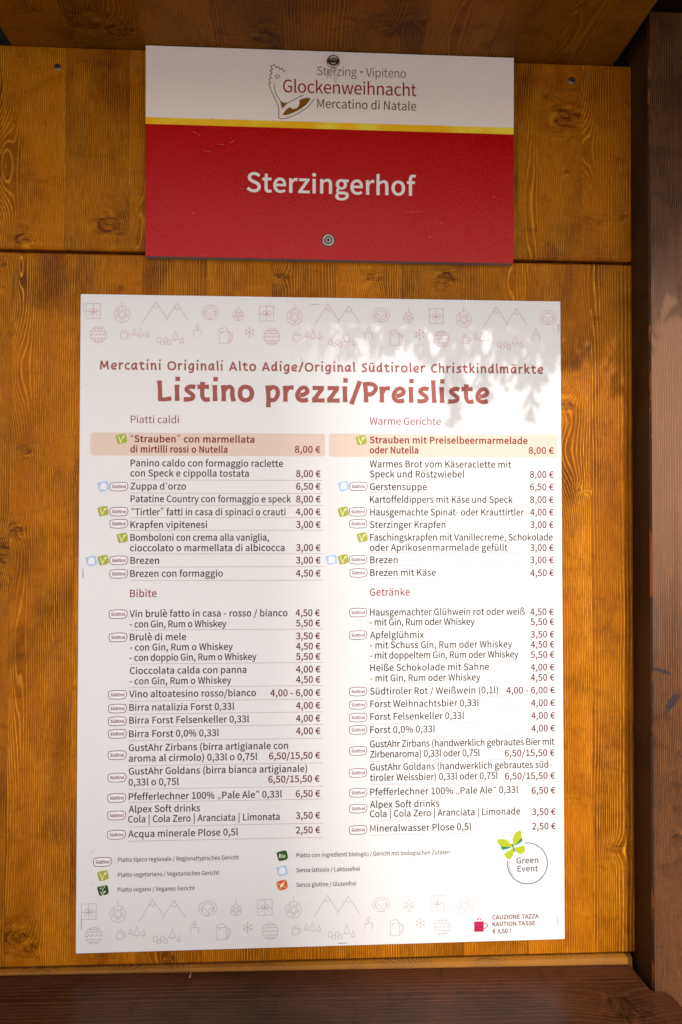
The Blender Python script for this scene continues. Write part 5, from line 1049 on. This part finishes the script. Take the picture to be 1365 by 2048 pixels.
for px, py, a, l, w_ in [(386, 262, 30, 10, 1.2), (398, 268, 60, 5, 1), (435, 288, 5, 14, .8), (460, 286, -30, 9, 1.1), (405, 300, 10, 16, .8), (384, 428, -30, 7, 1.2), (882, 443, 60, 7, 1.4), (858, 474, -10, 5, 1.6), (985, 394, 10, 6, .9), (810, 424, -2, 34, .6), (425, 233, 80, 7, .8), (1016, 470, 30, 8, .7)]:
    dx, dy = math.cos(R(a))*l, math.sin(R(a))*l; sg.line([(px, py), (px+dx*.5, py+dy*.5+.8), (px+dx, py+dy)], w_*.7, .00008, m)
m.build('scuff_marks', ink('pale_scuff', (.52, .13, .11), .5), sign)['kind'] = 'stuff'
m = MB(); random.seed(11)
for k in range(7):
    x = 655+3.6*k+random.uniform(-1, 1); l = random.uniform(8, 30); sg.line([(x, 137), (x+.4, 137+l*.5), (x, 137+l)], random.uniform(.5, 1.1), .00006, m)
m.build('dirt_runs', ink('thin_brown_dirt', (.42, .30, .24), .6), sign)['kind'] = 'stuff'
# cup washers and screws of the sign
for px, py in [(667, 124), (657, 481)]:
    c = sg.p(px, py); c.y = sg.y; r = .0072
    m = MB(); m.lathe(c, [(r, -.0001), (r, .0005), (r*.97, .0012), (r*.86, .0022), (r*.74, .0026), (r*.62, .0022), (r*.52, .0010), (r*.50, .0006)], 36)
    wsh = m.build('cup_washer', steel, sign, True)
    m = MB(); m.lathe(c, [(r*.50, .0004), (r*.49, .0012), (r*.40, .0019), (r*.26, .0022), (r*.20, .0012), (r*.05, .0010)], 24); m.build('screw_head', steel, wsh, True)
    m = MB(); vs = []
    for k in range(12):
        t = math.pi*k/6+.3; rr = r*(.20 if k % 2 == 0 else .13); vs.append(c+Vector((rr*math.cos(t), -.00225, rr*math.sin(t))))
    m.add(vs, [tuple(range(12))]); m.build('drive_recess', recess_m, wsh)

# ---------------------------------------------------------------- outside the frame: paving, fir garland, added shade trunk
gm = N('pale_stone_paving'); Pg, *_ = gm.pos()
gm.put(gm.b.inputs['Base Color'], gm.mix(gm.noise(Pg, 3, 4), (.60, .57, .53), (.70, .67, .62))); gm.b.inputs['Roughness'].default_value = .8; gm = gm.m
m = MB(); m.add([(-60, -60, 0), (60, -60, 0), (60, 60, 0), (-60, 60, 0)], [(0, 1, 2, 3)])
o = m.build('ground', gm); o['kind'] = 'structure'
needle = plain('fir_needle_green', (.03, .07, .02), .5); twig = plain('fir_twig_bark', (.07, .035, .015), .8)
gx0, gx1 = -0.75, 0.75
gar = empty('fir_garland', (0, -SD-.05, zS-.01), 'green fir garland along the front edge of the stall roof', 'garland')
random.seed(21); m = MB(); mt_ = MB()
mt_.tube([(gx0+(gx1-gx0)*i/24, -SD-.035+random.uniform(-.004, .004), zS+.004+random.uniform(-.006, .006)) for i in range(25)], .005, 6)
def sprig(base, d, L, nl):
    tip = base+d*L; mt_.tube([base, base.lerp(tip, .5)+Vector((0, 0, .002)), tip], [.0016, .0012, .0006], 4)
    for k in range(nl):
        t = random.uniform(.05, 1); p = base.lerp(tip, t); a = random.uniform(0, 6.28)
        e = d.orthogonal().normalized(); f = d.cross(e); nd = (e*math.cos(a)+f*math.sin(a)+d*.75).normalized()
        ln = random.uniform(.009, .015)*(1-.3*t); sd_ = nd.cross(d).normalized()*.0007
        m.add([p-sd_, p+sd_, p+nd*ln], [(0, 1, 2)])
gy = -SD-.035
for i in range(GARN):
    x = random.uniform(gx0, gx1); b = Vector((x, gy+random.uniform(-.012, .012), zS+random.uniform(-.008, .012)))
    d = Vector((random.uniform(-.7, .7), random.uniform(-.5, .5), random.uniform(-1, .1))).normalized()
    sprig(b, d, random.uniform(.018, .038), 40)
# longer hanging tips
for x, L in TIPS:
    b = Vector((x, gy, zS-.01)); d = Vector((random.uniform(-.15, .15), random.uniform(-.15, .1), -1)).normalized()
    sprig(b, d, L, int(L*3000))
    for k in range(int(L/.006)):
        q = b+d*(.006*k); s_ = 1 - .55*k*.006/L
        sprig(q, Vector((random.choice((-1, 1))*random.uniform(.3, .9), random.uniform(-.3, .3), -1)).normalized(), random.uniform(.016, .030)*s_, 34)
m.build('fir_needles', needle, gar)['kind'] = 'stuff'
mt_.build('garland_stem', twig, gar)
# unseen trunk added to keep the left part of the wall in soft shade
dist = 16.0
def sunpos(px, py, h):                    # a point h metres of horizontal distance towards the sun from a wall point
    p = at(px, py); return p + Vector((math.tan(SUN_AZ)*h, -h, math.tan(SUN_EL)/math.cos(SUN_AZ)*h))
xe = sunpos(SHADE_EDGE_PX, 1200, dist).x
tr = empty('added_shade_tree', (xe-.50, -dist, 0), 'tall bare brown trunk added out of view to shade the left of the wall', 'added_shade_tree')
bark = N('tree_bark'); Pb, Xb, Yb, Zb = bark.pos()
bark.put(bark.b.inputs['Base Color'], bark.mix(bark.noise(bark.comb(bark.m_('MULTIPLY', Xb, 30), bark.m_('MULTIPLY', Yb, 30), bark.m_('MULTIPLY', Zb, 5)), 1, 4), (.05, .035, .025), (.16, .12, .09))); bark.b.inputs['Roughness'].default_value = .9; bark = bark.m
m = MB(); m.tube([(xe-.50, -dist, -.1), (xe-.50, -dist, 1), (xe-.50, -dist, 4), (xe-.50, -dist, 17), (xe-.48, -dist, 22)], [.72, .58, .53, .50, .36], 20); m.build('trunk', bark, tr, True)
random.seed(9)
m = MB()
for k in range(9):
    a = 2.4*k; z = 19.5+.25*k; b = Vector((xe-.49, -dist, z)); d = Vector((math.cos(a), math.sin(a), .8)).normalized()
    m.tube([b, b+d*.9, b+d*1.6+Vector((0, 0, .3)), b+d*2.3+Vector((0, 0, .7))], [.10, .07, .045, .015], 6)
m.build('crown', bark, tr)
